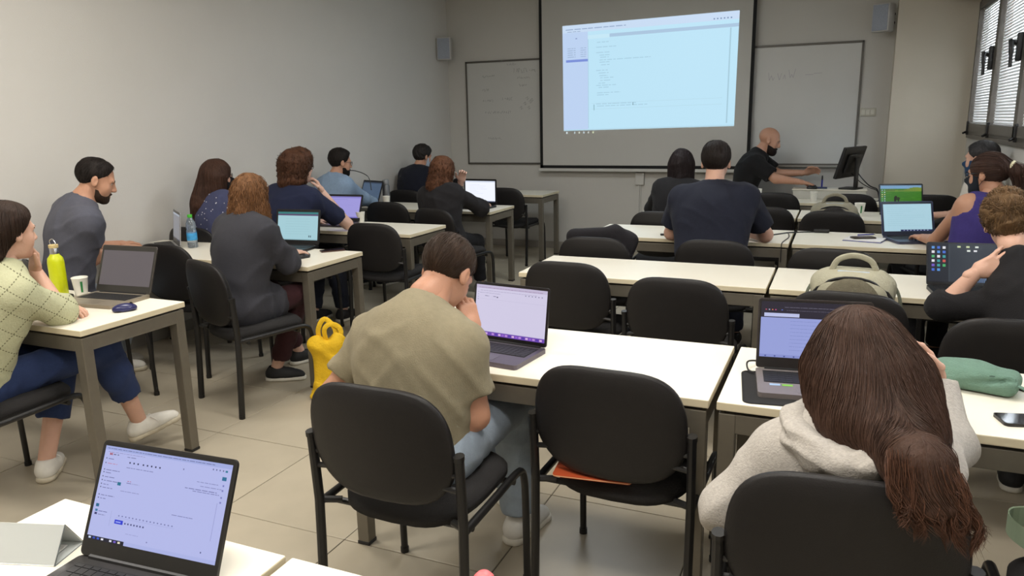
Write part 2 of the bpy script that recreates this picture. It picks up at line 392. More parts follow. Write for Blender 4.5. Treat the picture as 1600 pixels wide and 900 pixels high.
def textline(u, v, w, h, rgb, rng, gap=.35):
    out = []; x = u; cw = h*.55
    while x < u+w:
        L = rng.randint(2, 6)*cw; L = min(L, u+w-x)
        out.append((x, v, x+L, v+h*.55, rgb)); x += L+cw*(1 if rng.random() > gap else .6)
    return out
def ui_notebook(rng):                              # the projected page
    bgc = (196, 236, 255); R = [(0, 0, 1, 1, bgc)]
    R += [(0, .93, 1, 1, (208, 228, 252)), (0, 0, .155, .93, (196, 218, 250)), (.27, .865, 1, .895, (176, 204, 230)), (.155, .86, .285, .895, (206, 240, 255))]
    R += [(.156, .02, .158, .86, (160, 196, 220)), (0, .0, 1, .012, (186, 222, 240)), (.955, .03, .962, .86, (170, 208, 226))]
    R += [(.025, .86, .065, .885, (100, 120, 206)), (.08, .868, .09, .878, (140, 160, 206)), (.02, .655, .155, .678, (128, 150, 224))]
    for k in range(5): R += textline(.03, .70+.02*k, .05, .012, (160, 184, 214), rng)+textline(.11, .70+.02*k, .035, .010, (156, 180, 214), rng)
    for v, u, w in ((.82, .21, .07), (.775, .205, .12), (.725, .205, .08), (.70, .225, .06), (.68, .23, .05), (.655, .225, .30), (.635, .225, .06), (.61, .235, .05), (.56, .205, .07), (.535, .22, .06), (.51, .225, .05), (.49, .23, .08), (.465, .23, .06), (.44, .22, .04), (.42, .205, .12), (.40, .22, .06), (.35, .21, .14), (.33, .21, .07), (.245, .205, .24), (.225, .21, .30)):
        R += textline(u, v, w, .013, (172, 212, 232), rng)
    R += [(.19, .19, .193, .245, (90, 140, 150)), (.425, .225, .428, .25, (80, 110, 120)), (.175, .255, .93, .257, (178, 216, 232)), (.175, .20, .93, .202, (178, 216, 232))]
    R += textline(.02, .955, .36, .014, (150, 172, 206), rng)+textline(.03, .935, .08, .010, (150, 172, 206), rng)
    for k in range(6): R.append((.865+.018*k, .94, .873+.018*k, .952, (130, 156, 190)))
    return R
cq = [(-3.006+2.10, 0, 1.412-.96), (-1.077+2.10, 0, 1.439-.96), (-1.070+2.10, 0, 2.613-.96), (-3.017+2.10, 0, 2.581-.96)]
obj('projected_image', print_mesh('projected_image', cq, ui_notebook(random.Random(5)), emis('projected_light', .92), (0, -1, 0), .0006), ps, (0, -.004, 0))
cq2 = [(-3.0+2.10, 0, 1.375-.96), (-2.6+2.10, 0, 1.380-.96), (-2.6+2.10, 0, 1.41-.96), (-3.0+2.10, 0, 1.41-.96)]
icons = [(.06+.14*k+(.1 if k else 0), .1, .10+.14*k+(.1 if k else 0), .75, c) for k, c in enumerate(((225, 240, 245), (190, 205, 210), (215, 220, 205), (200, 215, 225), (205, 210, 205), (215, 225, 190)))]
obj('projected_taskbar', print_mesh('projected_taskbar', cq2, icons, emis('projected_light', .92), (0, -1, 0), .0006), ps, (0, -.004, 0))

def speaker(label, loc, rz, side):
    t = thing('wall_speaker', label, 'speaker', loc, rz); m = mat('speaker_shell', (190, 188, 184), .5, noise=(20, .03))
    obj('cabinet', MB().box((-.085, -.05, -.13), (.085, .07, .13), bev=.012).me('cabinet', m, True), t)
    obj('grille', MB().box((-.072, -.057, -.118), (.072, -.049, .118), bev=.003).me('grille', mat('speaker_grille', (160, 166, 178), .6, noise=(200, .15), bump=(400, .4))), t)
    obj('bracket', MB().box((-.025, .07, -.05), (.025, .10, .05), bev=.004).tube([(0, .08, .04), (side*.05, .14, .04)], .012, 8).tube([(0, .08, -.04), (side*.05, .14, -.04)], .012, 8).me('bracket', m_black), t)
speaker('small grey wall speaker in the left corner above the left white board', (-4.475, 8.36, 2.40), math.radians(18), -1)
speaker('small grey wall speaker at top right beside the pillar', (.275, 8.40, 2.435), math.radians(-28), 1)
t = thing('wall_socket', 'pale three-gang wall switch plate right of the right white board', 'wall switch', (.215, YF, 1.555))
obj('plate', MB().box((-.075, -.014, -.04), (.075, 0, .04), bev=.004).me('plate', mat('switch_plate', (190, 186, 172), .5)), t)
for k in (-1, 0, 1): obj('rocker', MB().box((-.018, -.019, -.024), (.018, -.012, .024), bev=.002).me('rocker', mat('switch_rocker', (206, 204, 192), .45)), t, (k*.042, 0, 0))
t = thing('socket_box', 'small white socket box with cable duct on the wall under the screen', 'wall socket', (-2.11, YF, .86))
obj('socket', MB().box((-.05, -.045, -.07), (.05, 0, .07), bev=.006).me('socket', m_wall_front), t)
obj('cable_duct', MB().box((-.035, -.02, -.85), (-.005, 0, -.07)).box((.0, -.02, -.85), (.012, 0, -.07)).box((-.02, -.02, .07), (.01, 0, .11)).me('cable_duct', m_wall_front), t)

# ============================================================ TABLES
m_top = mat('white_laminate', (236, 230, 214), .38, noise=(6, .015)); m_edge = mat('cream_edge', (214, 202, 172), .5)
m_leg = mat('grey_steel', (112, 106, 94), .42, .35, noise=(25, .06)); TZ = .74
def table(label, x0, x1, y0, y1, group=None, rz=0, top_z=TZ):
    t = thing('table', label, 'table', ((x0+x1)/2, (y0+y1)/2, 0), rz, group); w = (x1-x0)/2; d = (y1-y0)/2
    b = MB().box((-w, -d, top_z-.026), (w, d, top_z), bev=.003)
    me_ = b.me('tabletop', [m_top, m_edge]); me_.polygons.foreach_set('material_index', [0 if abs(p.normal.z) > .5 else 1 for p in me_.polygons])
    obj('tabletop', me_, t)
    obj('gap_shade', MB().box((-w+.02, -d+.02, top_z-.036), (w-.02, d-.02, top_z-.0265)).me('gap_shade', mat('painted_gap_shade', (34, 31, 28), .7)), t)  # dark filler that paints the shadow line between top and rails
    for lo, hi in (((-w+.05, -d+.008, top_z-.095), (w-.05, -d+.04, top_z-.036)), ((-w+.05, d-.04, top_z-.095), (w-.05, d-.008, top_z-.036)),
                   ((-w+.008, -d+.05, top_z-.095), (-w+.04, d-.05, top_z-.036)), ((w-.04, -d+.05, top_z-.095), (w-.008, d-.05, top_z-.036))):
        obj('apron_rail', MB().box(lo, hi, bev=.002).me('apron_rail', m_leg), t)
    lm = MB().box((-.024, -.024, .012), (.024, .024, top_z-.036), bev=.003).box((-.026, -.026, 0), (.026, .026, .014), mi=1, bev=.003).me('leg', [m_leg, m_black])
    for sx in (-1, 1):
        for sy in (-1, 1): obj('leg', lm, t, (sx*(w-.030), sy*(d-.030), 0))
    return t
GL = 'long tables along the left wall'; GR = 'tables of the right rows'
table('white-topped grey table nearest on the left, under the light green bottle', -4.50, -2.78, 1.99, 2.53, GL)
table('long white table second from the front left, with the water bottle on it', -4.50, -2.77, 3.42, 3.97, GL)
table('long white table third on the left, under the violet-lit laptop', -4.50, -2.855, 4.70, 5.25, GL)
table('long white table fourth on the left, under the laptop with the bright white page', -4.50, -2.87, 6.12, 6.67, GL)
table('empty-ended white table standing against the front left corner', -4.50, -2.97, 7.69, 8.23, GL)
table('white table in front of the person in khaki, bearing one open laptop', -1.57, -.302, 2.09, 2.66, GR)
table('white table at right front bearing the green pouch', -.280, 1.0, 2.09, 2.66, GR)
table('empty white table in the middle row behind two empty chairs', -1.555, -.284, 3.655, 4.20, GR)
table('white table at right in the middle row, under the tablet full of desktop icons', -.270, 1.0, 3.655, 4.20, GR)
table('white table the person in the navy T-shirt leans on', -1.62, -.270, 5.03, 5.64, GR)
table('white table at right bearing the notebook with a phone', -.250, 1.0, 5.03, 5.64, GR)
table('white table of the dark-haired person in black, second from the front', -1.57, -.300, 6.33, 6.92, GR)
table('white table at right under the laptop with the green meadow', -.285, 1.0, 6.33, 6.92, GR)
table('white teacher table at the front with the monitor on it', -.98, .385, 7.50, 8.08, GR)
table('white table corner at the bottom left under the nearest laptop', -1.525, -.915, -.35, 1.0)
table('white table edge at the bottom, right of the nearest laptop', -.900, -.29, -.35, 1.0)

# ============================================================ CHAIRS
m_shell = mat('chair_shell', (31, 29, 29), .45, spec=.3, noise=(30, .05), bump=(350, .12)); m_pad = mat('chair_fabric', (27, 25, 25), .9, noise=(300, .2), bump=(500, .3))
m_tube = mat('chair_tube', (23, 22, 22), .4, noise=(40, .05))
def back_outline(n=56):
    P = []
    for k in range(n):
        a = 2*math.pi*k/n; c, s = math.cos(a), math.sin(a)
        x = .232*math.copysign(abs(c)**.52, c)
        z = .204*math.copysign(abs(s)**.72, s) if s > 0 else -.155*abs(s)**.85*(1-.25*abs(c)**2)
        P.append((x, .64+z))
    return P
def dished(outline, fy0, fy1, rings=(.35, .7, .9, .97, 1.0), edge=None, c=(0, .64)):
    """closed shell between two surfaces over a 2-D outline; fy(x,z,ring) gives depth"""
    V = []; F = []; n = len(outline)
    for side, fy in ((0, fy0), (1, fy1)):
        b0 = len(V); V.append((c[0], fy(c[0], c[1], 0), c[1]))
        for r in rings:
            for x, z in outline:
                X = c[0]+(x-c[0])*r; Z = c[1]+(z-c[1])*r; V.append((X, fy(X, Z, r), Z))
        for k in range(n):
            q = (b0, b0+1+k, b0+1+(k+1) % n); F.append(q if side else q[::-1])
        for i in range(len(rings)-1):
            for k in range(n):
                k2 = (k+1) % n; q = (b0+1+i*n+k, b0+1+i*n+k2, b0+1+(i+1)*n+k2, b0+1+(i+1)*n+k); F.append(q if not side else q[::-1])
    a = 1+(len(rings)-1)*n; B = len(V)//2+a
    for k in range(n):
        k2 = (k+1) % n; F.append((a+k, a+k2, B+k2, B+k))
    return V, F
def fix_normals(me):
    bm = bmesh.new(); bm.from_mesh(me); bmesh.ops.recalc_face_normals(bm, faces=bm.faces); bm.to_mesh(me); bm.free(); return me
def curve_y(x, z): return -.045+.55*x*x-.14*(z-.64)+.25*(z-.64)**2     # hugs the back
ol = back_outline()
V_, F_ = dished(ol, lambda x, z, r: curve_y(x, z)-.012+.016*max(0, r-.93)/.07*.6, lambda x, z, r: curve_y(x, z)+.008)
me_shell = fix_normals(mesh('back_shell', V_, F_, m_shell, True))
ol2 = [(x*.972, .64+(z-.64)*.985) for x, z in ol]
V_, F_ = dished(ol2, lambda x, z, r: curve_y(x, z)+.006, lambda x, z, r: curve_y(x, z)+.042-.026*max(0, (r-.85)/.15)**2)
me_bpad = fix_normals(mesh('back_pad', V_, F_, m_pad, True))
so = []
for k in range(48):
    a = 2*math.pi*k/48; c, s = math.cos(a), math.sin(a)
    so.append((.225*math.copysign(abs(c)**.5, c), .245+(.205*abs(s)**.6 if s > 0 else -.235*abs(s)**.8)))
def seat_pt(V, z_of): return [(x, y, z_of(x, y, d)) for x, d, y in V]
def seat_z(x, y): return .452-.25*(y-.25)**2+.02*(y-.25)+.25*x*x
V_, F_ = dished(so, lambda x, z, r: seat_z(x, z)-.030, lambda x, z, r: seat_z(x, z)+.022-.030*max(0, (r-.85)/.15)**2, c=(0, .24))
me_seat = fix_normals(mesh('seat', [(x, z, y) for x, y, z in V_], F_, m_pad, True))
so2 = [(x*.97, .24+(y-.24)*.985) for x, y in so]
V_, F_ = dished(so2, lambda x, z, r: seat_z(x, z)-.052+.018*max(0, (r-.8)/.2), lambda x, z, r: seat_z(x, z)-.031, c=(0, .24))
me_sbase = fix_normals(mesh('seat_base', [(x, z, y) for x, y, z in V_], F_, m_shell, True))
def leg_me(s, front):
    b = MB(); x = s*.243
    if front:
        b.tube(smooth_path([(x, -.005, .425), (x, .20, .428), (x, .36, .432), (x, .415, .42), (x, .437, .38), (x, .445, .30), (x, .45, .006)], 5), .0125, 10)
        b.tube([(x, .45, 0), (x, .45, .02)], .0155, 10)
        b.tube([(x, .01, .43), (s*.19, .04, .425)], .011, 8)
    else:
        b.tube([(x, -.02, .004), (x, -.005, .30), (x, 0, .44), (x, -.012, .655)], .0135, 10, flat=1.25)
        b.tube([(x, -.012, .648), (x, -.013, .662)], .0155, 10, flat=1.25); b.tube([(x, -.02, 0), (x, -.02, .02)], .0165, 10)
        b.tube([(x, -.006, .60), (s*.20, -.012, .60)], .009, 8); b.tube([(x, -.004, .55), (s*.19, -.012, .56)], .009, 8)
    return b.me('leg', m_tube, True)
me_legs = [leg_me(s, f) for s in (-1, 1) for f in (False, True)]
me_str = [MB().tube([(-.243, y, .408), (.243, y, .408)], .0105, 8).me('stretcher', m_tube, True) for y in (.06, .36)]
CH = []
def chair(label, x, y, deg=0, group='black visitor chairs'):
    t = thing('chair', label, 'chair', (x, y, 0), math.radians(deg), group)
    obj('seat', me_seat, t); obj('seat_base', me_sbase, t); obj('back_shell', me_shell, t); obj('back_pad', me_bpad, t)
    for m in me_legs: obj('leg', m, t)
    for m in me_str: obj('stretcher', m, t)
    return t
chair('black visitor chair of the person in the khaki T-shirt', -1.13, 1.665, 0)
chair('empty black visitor chair with an orange folder on its seat', -.573, 2.02, -1.5)
chair('black visitor chair of the person in the grey hoodie', .054, 1.548, 4)
chair('black chair at the bottom right corner bearing a floral bag', .655, 1.61, 0)
chair('empty black chair in the middle row, behind the khaki person\'s laptop', -1.235, 3.55, -2)
chair('empty black chair in the middle row, between the two open laptops of the front row', -.635, 3.325, -2)
chair('black chair holding the beige rucksack, in the middle row', .065, 3.27, -4)
chair('black chair of the person with a hand on the nape, right edge', .60, 3.0, 0)
chair('black chair with the black jacket over it', -1.345, 4.37, 0)
chair('black chair of the person in the navy T-shirt leaning on the table', -.645, 4.46, 0)
chair('empty black chair behind the beige rucksack', -.005, 4.335, -3)
chair('black chair of the person with the white hair tie', .70, 4.62, 8)
chair('black chair of the dark-haired person in black', -1.25, 5.74, 0)
chair('empty black chair pushed in right beside the navy person\'s arm', -.525, 6.235, 0)
chair('empty black chair in front of the dark rucksack', -.03, 6.08, 0)
chair('black chair of the person with the wristwatch, far right', .77, 5.96, 20)
chair('empty black chair at the teacher table, left of the presenter\'s hands', -.545, 7.42, 0)
chair('empty black chair at the teacher table, right behind the dark rucksack', .10, 7.44, 0)
chair('empty black chair far right, by the pillar and behind the meadow laptop', .76, 7.5, 0)
chair('empty black chair by the front left corner table', -3.29, 7.43, -4)
chair('empty black chair fourth row left, below the grey thermos', -3.77, 5.86, 0)
chair('black chair of the person in the black jacket with long curly hair', -3.08, 5.50, -14)
chair('empty black chair in the third left row, its back to the khaki person', -3.06, 4.555, 0)
chair('empty black chair between the grey T-shirt person and the charcoal cardigan', -3.79, 3.37, 0)
chair('black chair of the person in the long charcoal cardigan', -3.085, 3.00, -20)
chair('black chair of the person in the pale green cardigan, left edge', -3.17, 1.64, 0)
chair('chair of the person in the grey T-shirt, hidden behind the first table', -4.02, 2.70, -25)
chair('chair of the person with the dotted blouse, by the left wall', -4.24, 4.02, 0)
chair('chair of the person with curly brown hair in a navy T-shirt', -3.72, 4.20, 0)
chair('chair of the person in the light blue shirt, by the left wall', -4.30, 5.52, 0)
chair('chair of the person in dark clothes in the front left corner', -4.26, 6.98, 0)
chair('presenter\'s chair behind the teacher table', -1.0, 8.17, -80)
# ============================================================ PEOPLE
def skin_mat(rgb, nm): return mat('skin_'+nm, rgb, .52, noise=(14, .05), bump=(160, .10), sss=.08)
def cloth_mat(nm, rgb, noise=(60, .06), bump=(260, .2), rough=.9): return mat('cloth_'+nm, rgb, rough, noise=noise, bump=bump, sheen=.03, spec=.3)
def hair_mat(nm, rgb): return mat('hair_'+nm, rgb, .62, noise=(30, .25), bump=(90, .5), spec=.2, stretch=(1, 1, .25))
def strand_mat(nm, rgb): return mat('strand_'+nm, rgb, .5, vcol=True, spec=.28)
def folds(seed, amp, freq=13., dirs=3):
    r = np.random.default_rng(seed); ds = [nrm(r.normal(size=3)*V3(1, 1, .8)) for _ in range(dirs)]; ws = [nrm(r.normal(size=3)) for _ in range(dirs)]; ph = r.uniform(0, 6, dirs*2)
    def f(P):
        a = 0
        for i in range(dirs):
            w = np.sin((P@ws[i])*freq*.22+ph[2*i])+.5*np.sin((P@ws[(i+1) % dirs])*freq*.5+ph[2*i+1]); m = np.clip(.25+np.sin((P@ws[(i+2) % dirs])*freq*.30+ph[2*i]), 0, 1)
            a = a-np.exp(-(np.sin((P@ds[i])*freq*.5*(1+.25*i)+1.5*w+ph[2*i+1])/.42)**2)*m
        return (amp*a).astype(np.float32)
    return f
def rotm(yaw, pitch=0, roll=0):
    """columns right, forward, up; yaw>0 turns left, pitch>0 looks down, roll>0 tips the head to its right"""
    R = Matrix.Rotation(yaw, 3, 'Z') @ Matrix.Rotation(-pitch, 3, 'X') @ Matrix.Rotation(roll, 3, 'Y'); return np.array(R)
def ik(S, Wt, l1, l2, pole):
    d = Wt-S; L = np.linalg.norm(d)
    if L > (l1+l2)*.995: k = L/((l1+l2)*.995); l1 *= k; l2 *= k
    a = (l1*l1-l2*l2+L*L)/(2*L); h = math.sqrt(max(l1*l1-a*a, 0)); u = d/L; p = V3(pole)-u*(V3(pole)@u); return S+u*a+nrm(p)*h
def head_prims(hs, fem=False):
    j = .94 if fem else 1.0
    P = [('u', el((0, -.012, .035), (.075, .096, .083)), .01), ('u', el((0, .026, -.03), (.060*j, .064, .082)), .03),
         ('u', el((0, .040, -.076), (.041*j, .044, .034)), .03), ('u', el((0, .074, -.099), (.017, .015, .014)), .025),
         ('u', el((.036, .055, -.032), (.022, .022, .026)), .03), ('u', el((-.036, .055, -.032), (.022, .022, .026)), .03),
         ('u', rc((-.034, .078, .022), (.034, .078, .022), .012, .012), .02),
         ('u', rc((0, .088, .012), (0, .106, -.026), .008, .0125), .012), ('u', el((.012, .096, -.031), (.009, .011, .008)), .008), ('u', el((-.012, .096, -.031), (.009, .011, .008)), .008),
         ('u', el((0, .087, -.057), (.023, .013, .0075)), .006), ('u', el((0, .084, -.070), (.020, .013, .008)), .006), ('s', el((0, .102, -.0635), (.024, .012, .0022)), .003),
         ('s', el((.032, .096, .006), (.017, .016, .010)), .012), ('s', el((-.032, .096, .006), (.017, .016, .010)), .012)]
    for s in (-1, 1):
        Re = rotm(-s*.35, -.15)
        P += [('u', el((s*.079, -.008, -.004), (.010, .019, .032), Re), .008), ('s', el((s*.091, -.002, -.001), (.007, .011, .019), Re), .006)]
    return P
def hand_prims(Wr, d, pn, side, curl, s=1., spread=.06, thumb=.5):
    d = nrm(d); pn = nrm(V3(pn)-d*(V3(pn)@d)); ac = np.cross(d, pn)*side; R = np.stack([ac, d, -pn], 1)   # ac: towards the thumb
    P = [('u', rc(Wr-d*.03*s, Wr+d*.02*s, .026*s, .024*s), .012), ('u', bx(Wr+d*.050*s, (.037*s, .044*s, .0135*s), R, .012*s), .02)]
    L = [.070, .080, .074, .058]
    for i in range(4):
        o = (.029-.0195*i)*s; c = curl[i] if isinstance(curl, (list, tuple)) else curl
        b = Wr+d*(.090-.004*abs(i-1.2))*s+ac*o; fd = nrm(d+ac*spread*(1.5-i)); ang = 0
        r = [.0092, .0088, .0078, .0066]
        for k, fr in enumerate((.46, .30, .24)):
            ang += c*(.8 if k == 0 else 1.0); q = fd*math.cos(ang)+pn*math.sin(ang); e = b+q*L[i]*fr*s
            P.append(('u', rc(b, e, r[k]*s, r[k+1]*s), .004)); b = e
    b = Wr+d*.022*s+ac*.026*s; tdir = nrm(d*.62+ac*.75+pn*.25)
    P.append(('u', rc(b-ac*.01*s, b+tdir*.038*s, .015*s, .0115*s), .012)); b = b+tdir*.038*s
    t2 = nrm(d*(.85)+ac*(.45-.9*thumb*.6)+pn*(.2+.5*thumb)); P.append(('u', rc(b, b+t2*.034*s, .0112*s, .010*s), .004)); b = b+t2*.034*s
    P.append(('u', rc(b, b+nrm(t2+pn*.3*thumb)*.026*s, .010*s, .0078*s), .003))
    return P
def strands(hull, roots, flow, n, steps, ds, rad, off, rng, wig=0., wl=.06, shade=(.7, 1.25), lens=(.75, 1.), free=.8):
    """thin locks traced down the surface of a hair volume"""
    P = roots[rng.integers(0, len(roots), n)].copy(); o = rng.uniform(off[0], off[1], n); pts = [P.copy()]; alive = rng.uniform(lens[0], lens[1], n)
    eps = .004; E3 = np.eye(3)*eps
    for k in range(steps):
        v = flow(P); f0 = ev(hull, P); g = np.stack([ev(hull, P+E3[i])-f0 for i in range(3)], -1)/eps; gl = np.linalg.norm(g, axis=-1, keepdims=True)+1e-6; g /= gl
        v = v-g*(v*g).sum(-1, keepdims=True)*.9; v /= np.linalg.norm(v, axis=-1, keepdims=True)+1e-6
        wt = 1. if k < steps*free else 0.
        P = P+v*ds*alive[:, None]; P = P-g*(np.clip(ev(hull, P)-o, -.012, .012 if wt else 0.))[:, None]; pts.append(P.copy())
    A = np.stack(pts, 1)                                            # n, steps+1, 3
    for _ in range(4): A[:, 1:-1] = .5*A[:, 1:-1]+.25*(A[:, :-2]+A[:, 2:])
    if wig:
        t = np.arange(steps+1)*ds; ph = rng.uniform(0, 6.28, (n, 3, 1)); w = rng.uniform(.5, 1.4, (n, 1, 1))*wig*np.clip(t/.06, 0, 1); A = A+np.transpose(np.sin(2*np.pi*t/wl*rng.uniform(.8, 1.25, (n, 1, 1))+ph)*w, (0, 2, 1))
    return tubes(A, rad, rng, shade)
def tubes(A, rad, rng, shade):
    n, m = A.shape[:2]; T = np.gradient(A, axis=1); T /= np.linalg.norm(T, axis=-1, keepdims=True)+1e-9
    ref = nrm((.3, .5, .8)); X = np.cross(T, ref); X /= np.linalg.norm(X, axis=-1, keepdims=True)+1e-9; Y = np.cross(T, X)
    r = rad*rng.uniform(.6, 1.3, (n, 1, 1))*np.concatenate([np.full(m-4, 1.), [.85, .6, .35, .08]])[None, :, None]
    V = np.stack([A+X*r*math.cos(q)+Y*r*math.sin(q) for q in (0, 2.094, 4.189)], 2).reshape(-1, 3)
    idx = np.arange(n*m*3).reshape(n, m, 3); a = idx[:, :-1]; b = idx[:, 1:]
    Q = np.concatenate([np.stack([a[:, :, i], a[:, :, (i+1) % 3], b[:, :, (i+1) % 3], b[:, :, i]], -1).reshape(-1, 4) for i in range(3)])
    sh = np.repeat(rng.uniform(shade[0], shade[1], n), m*3); return V, Q, sh
def add_strands(parent, base, st, m):
    V, Q, sh = st; me = npmesh('hair_strands', V-base, Q, m)
    ca = me.color_attributes.new('Col', 'FLOAT_COLOR', 'POINT'); a = np.ones((len(V), 4), np.float32); a[:, :3] = sh[:, None]; ca.data.foreach_set('color', a.ravel())
    obj('hair_strands', me, parent, kind='stuff')

def person(label, pel, head, byaw=0, hyaw=0, hp=.1, hr=0, s=.95, fem=False, build=1., skin=((198, 150, 122), 'light'), L=None, Rr=None, legs=((.0, .3), (.0, .3)), feet=None,
           top=None, pants=None, shoes=None, hair=None, res=1., group='people seated in the class', cat_='person', seat=.535, extras=None, sw=None, knees=None, seed=1, lean=0, name='person', nk=.02):
    deg = math.radians; byaw = deg(byaw); hyaw = deg(hyaw)
    base = V3(pel[0], pel[1], 0); root = thing(name, label, cat_, base, 0, group)
    F = V3(-math.sin(byaw), math.cos(byaw), 0); R0 = V3(math.cos(byaw), math.sin(byaw), 0)
    H = V3(head); M = rotm(hyaw, hp, hr); hs = s*1.0
    P0 = V3(pel[0], pel[1], seat); N = H-M[:, 2]*(.118+nk)*hs-M[:, 1]*.040*hs; N = N-V3(0, 0, .02)
    U = nrm(N-P0); R1 = nrm(R0-U*(R0@U)); F1 = np.cross(U, R1); T = np.stack([R1, F1, U], 1)
    hunch = lean
    C = P0+(N-P0)*.64-F1*(.035+hunch)*s; Wa = P0+(N-P0)*.30-F1*(.018+hunch*.6)*s
    sw = sw or (.152 if fem else .178); sw *= s
    Sm = N-U*.055*s-F1*(.008+hunch*.3)*s
    if L and Rr and 'S' in L and 'S' in Rr: Sm = (V3(L['S'])+V3(Rr['S']))/2
    sh = {}; el_ = {}; wr = {}
    for k, sd, A in (('L', -1, L), ('R', 1, Rr)):
        A = A or {}; sh[k] = V3(A['S']) if 'S' in A else Sm+R1*sd*sw+V3(A.get('sh', (0, 0, 0)))
        wr[k] = V3(A.get('w', Sm+R1*sd*sw*.7+F*.28*s+V3(0, 0, -.30)))
        el_[k] = V3(A['e']) if 'e' in A else ik(sh[k], wr[k], .285*s, .25*s, A.get('pole', R1*sd*.6-F*.5+V3(0, 0, -.8)))
    hip = {k: P0+R1*sd*.088*s for k, sd in (('L', -1), ('R', 1))}; an = {}; kn = {}; fy = {}
    for i, (k, sd) in enumerate((('L', -1), ('R', 1))):
        if feet: fx = feet[i]; an[k] = V3(fx[0], fx[1], fx[2]+.085*s); fy[k] = math.radians(fx[3]); 
        else: an[k] = V3(*(P0+F*(.40+.06*sd)*s+R1*sd*.10*s)[:2], .085*s); fy[k] = byaw
        kn[k] = V3(knees[i]) if knees and knees[i] is not None else ik(hip[k], an[k], .42*s, .415*s, F+V3(0, 0, .9))
    b = build
    torso = [('u', el(P0+U*.015, (.168*s*(1.03 if fem else 1)*b, .125*s*b, .115*s), T), .05), ('u', el(Wa, ((.125 if fem else .148)*s*b, .105*s*b, .16*s), T), .07),
             ('u', el(C+U*.01, ((.142 if fem else .165)*s*b, .098*s*b, .175*s), T), .06), ('u', el(Sm-U*.085*s-F1*.012*s, (sw*1.0, .076*s*b, .115*s), T), .09),
             ('u', rc(sh['L']*.93+sh['R']*.07, sh['R']*.93+sh['L']*.07, .062*s, .062*s), .06), ('u', rc(N, sh['L'], .050*s, .040*s), .05), ('u', rc(N, sh['R'], .050*s, .040*s), .05)]
    for k, sd in (('L', -1), ('R', 1)): torso.append(('u', rc(sh[k]-R1*sd*.03*s-U*.04*s, Wa+R1*sd*.10*s*b+U*.02*s, .052*s*b, .07*s*b), .07))
    if fem: torso += [('u', el(C+F1*.085*s+R1*q*.068*s-U*.01, (.055*s, .055*s, .058*s), T), .04) for q in (-1, 1)]
    neck = [('u', rc(N-U*.035*s, H-M[:, 2]*.05*hs-M[:, 1]*.018*hs, (.052 if fem else .060)*s, (.046 if fem else .055)*s), .03)]
    ua = {k: rc(sh[k], el_[k], .049*s*b, .041*s*b) for k in 'LR'}; fa = {k: rc(el_[k], wr[k]+nrm(wr[k]-el_[k])*.0, .041*s*b, .027*s) for k in 'LR'}
    th = {k: rc(hip[k], kn[k], .083*s*b, .058*s*b) for k in 'LR'}; ca = {k: rc(kn[k], an[k], .055*s*b, .037*s) for k in 'LR'}
    mid = {k: el(kn[k]*.68+an[k]*.32-F*.018*s, (.052*s*b, .056*s*b, .09*s)) for k in 'LR'}
    sk = skin_mat(*skin); h = .0105*res
    # ---- body: one mesh (trunk and limbs, then finer head and hands grown out of it)
    prims = torso+neck
    for k in 'LR': prims += [('u', ua[k], .035), ('u', fa[k], .02), ('u', th[k], .05), ('u', ca[k], .03), ('u', mid[k], .03)]
    parts = [sdf(prims, h)]
    HP = head_prims(hs, fem); V, Q = sdf(HP+[('u', rc((0, -.020, -.055), (0, -.045, -.115), .050, .052), .02)], .0052*max(1, res*.9)); HM = M*hs
    parts.append((V@HM.T+H, Q))
    for k, sd, A in (('L', -1, L), ('R', 1, Rr)):
        A = A or {}; hd = A.get('hand', dict()); d = hd.get('d', wr[k]-el_[k]); pn = hd.get('pn', (0, 0, -1)); 
        parts.append(sdf(hand_prims(wr[k], d, pn, sd, hd.get('curl', .3), s*.98, hd.get('spread', .06), hd.get('thumb', .5)), .0042*max(1, res*.9)))
    V, Q = cat(parts); obj('body', npmesh('body', V-base, Q, sk), root)
    # ---- eyes
    toW = lambda p: H+HM@V3(p)
    for sd in (-1, 1):
        e = MB().lathe([(.0118*math.sin(a)*hs, -.0118*math.cos(a)*hs) for a in np.linspace(.05, 3.09, 10)], 14)
        eo = obj('eye', e.me('eye', mat('eye_white', (196, 186, 176), .25), True), root, toW((sd*.031, .0725, .007))-base)
        di = MB().lathe([(.0001, .0120*hs), (.0056*hs, .0108*hs), (.0056*hs, .0100*hs)], 12)
        Rm = Matrix([list(map(float, r)) for r in np.stack([M[:, 0], -M[:, 2], M[:, 1]], 1)]).to_4x4()
        io = obj('iris', di.me('iris', mat('eye_iris', (50, 34, 24), .2)), eo); io.matrix_local = Rm
    # ---- clothes
    if top:
        inf = top.get('ease', .012); tm = cloth_mat(*top['m']); tp_ = [(o, p, k, inf) for o, p, k in torso]
        for k in 'LR':
            sl = top.get('sleeve', .6)
            if isinstance(sl, dict): sl = sl[k]
            a, b2, c = sh[k], el_[k], wr[k]
            if 0 < sl <= 1:
                e = a+(b2-a)*sl; tp_.append(('u', rc(a, e+(b2-a)*.02, .052*s*b+top.get('flare0', .0), .047*s*b+top.get('flare', .008), cuts=[(e, nrm(b2-a))]), .03, inf*.8))
            elif sl > 1:
                q = sl-1; e = b2+(c-b2)*q; tp_ += [('u', rc(a, b2, .052*s*b, .048*s*b), .03, inf*.8), ('u', rc(b2, e+(c-b2)*.02, .047*s*b, (.047+(.034-.047)*q)*s*b, cuts=[(e, nrm(c-b2))]), .03, inf*.8)]
        if top.get('skirt'):                                   # long hem lying on chair and thighs
            for k in 'LR': tp_.append(('u', rc(hip[k], hip[k]+(kn[k]-hip[k])*top['skirt'], .09*s*b, .085*s*b, cuts=[(hip[k]+(kn[k]-hip[k])*top['skirt'], nrm(kn[k]-hip[k]))]), .06, inf))
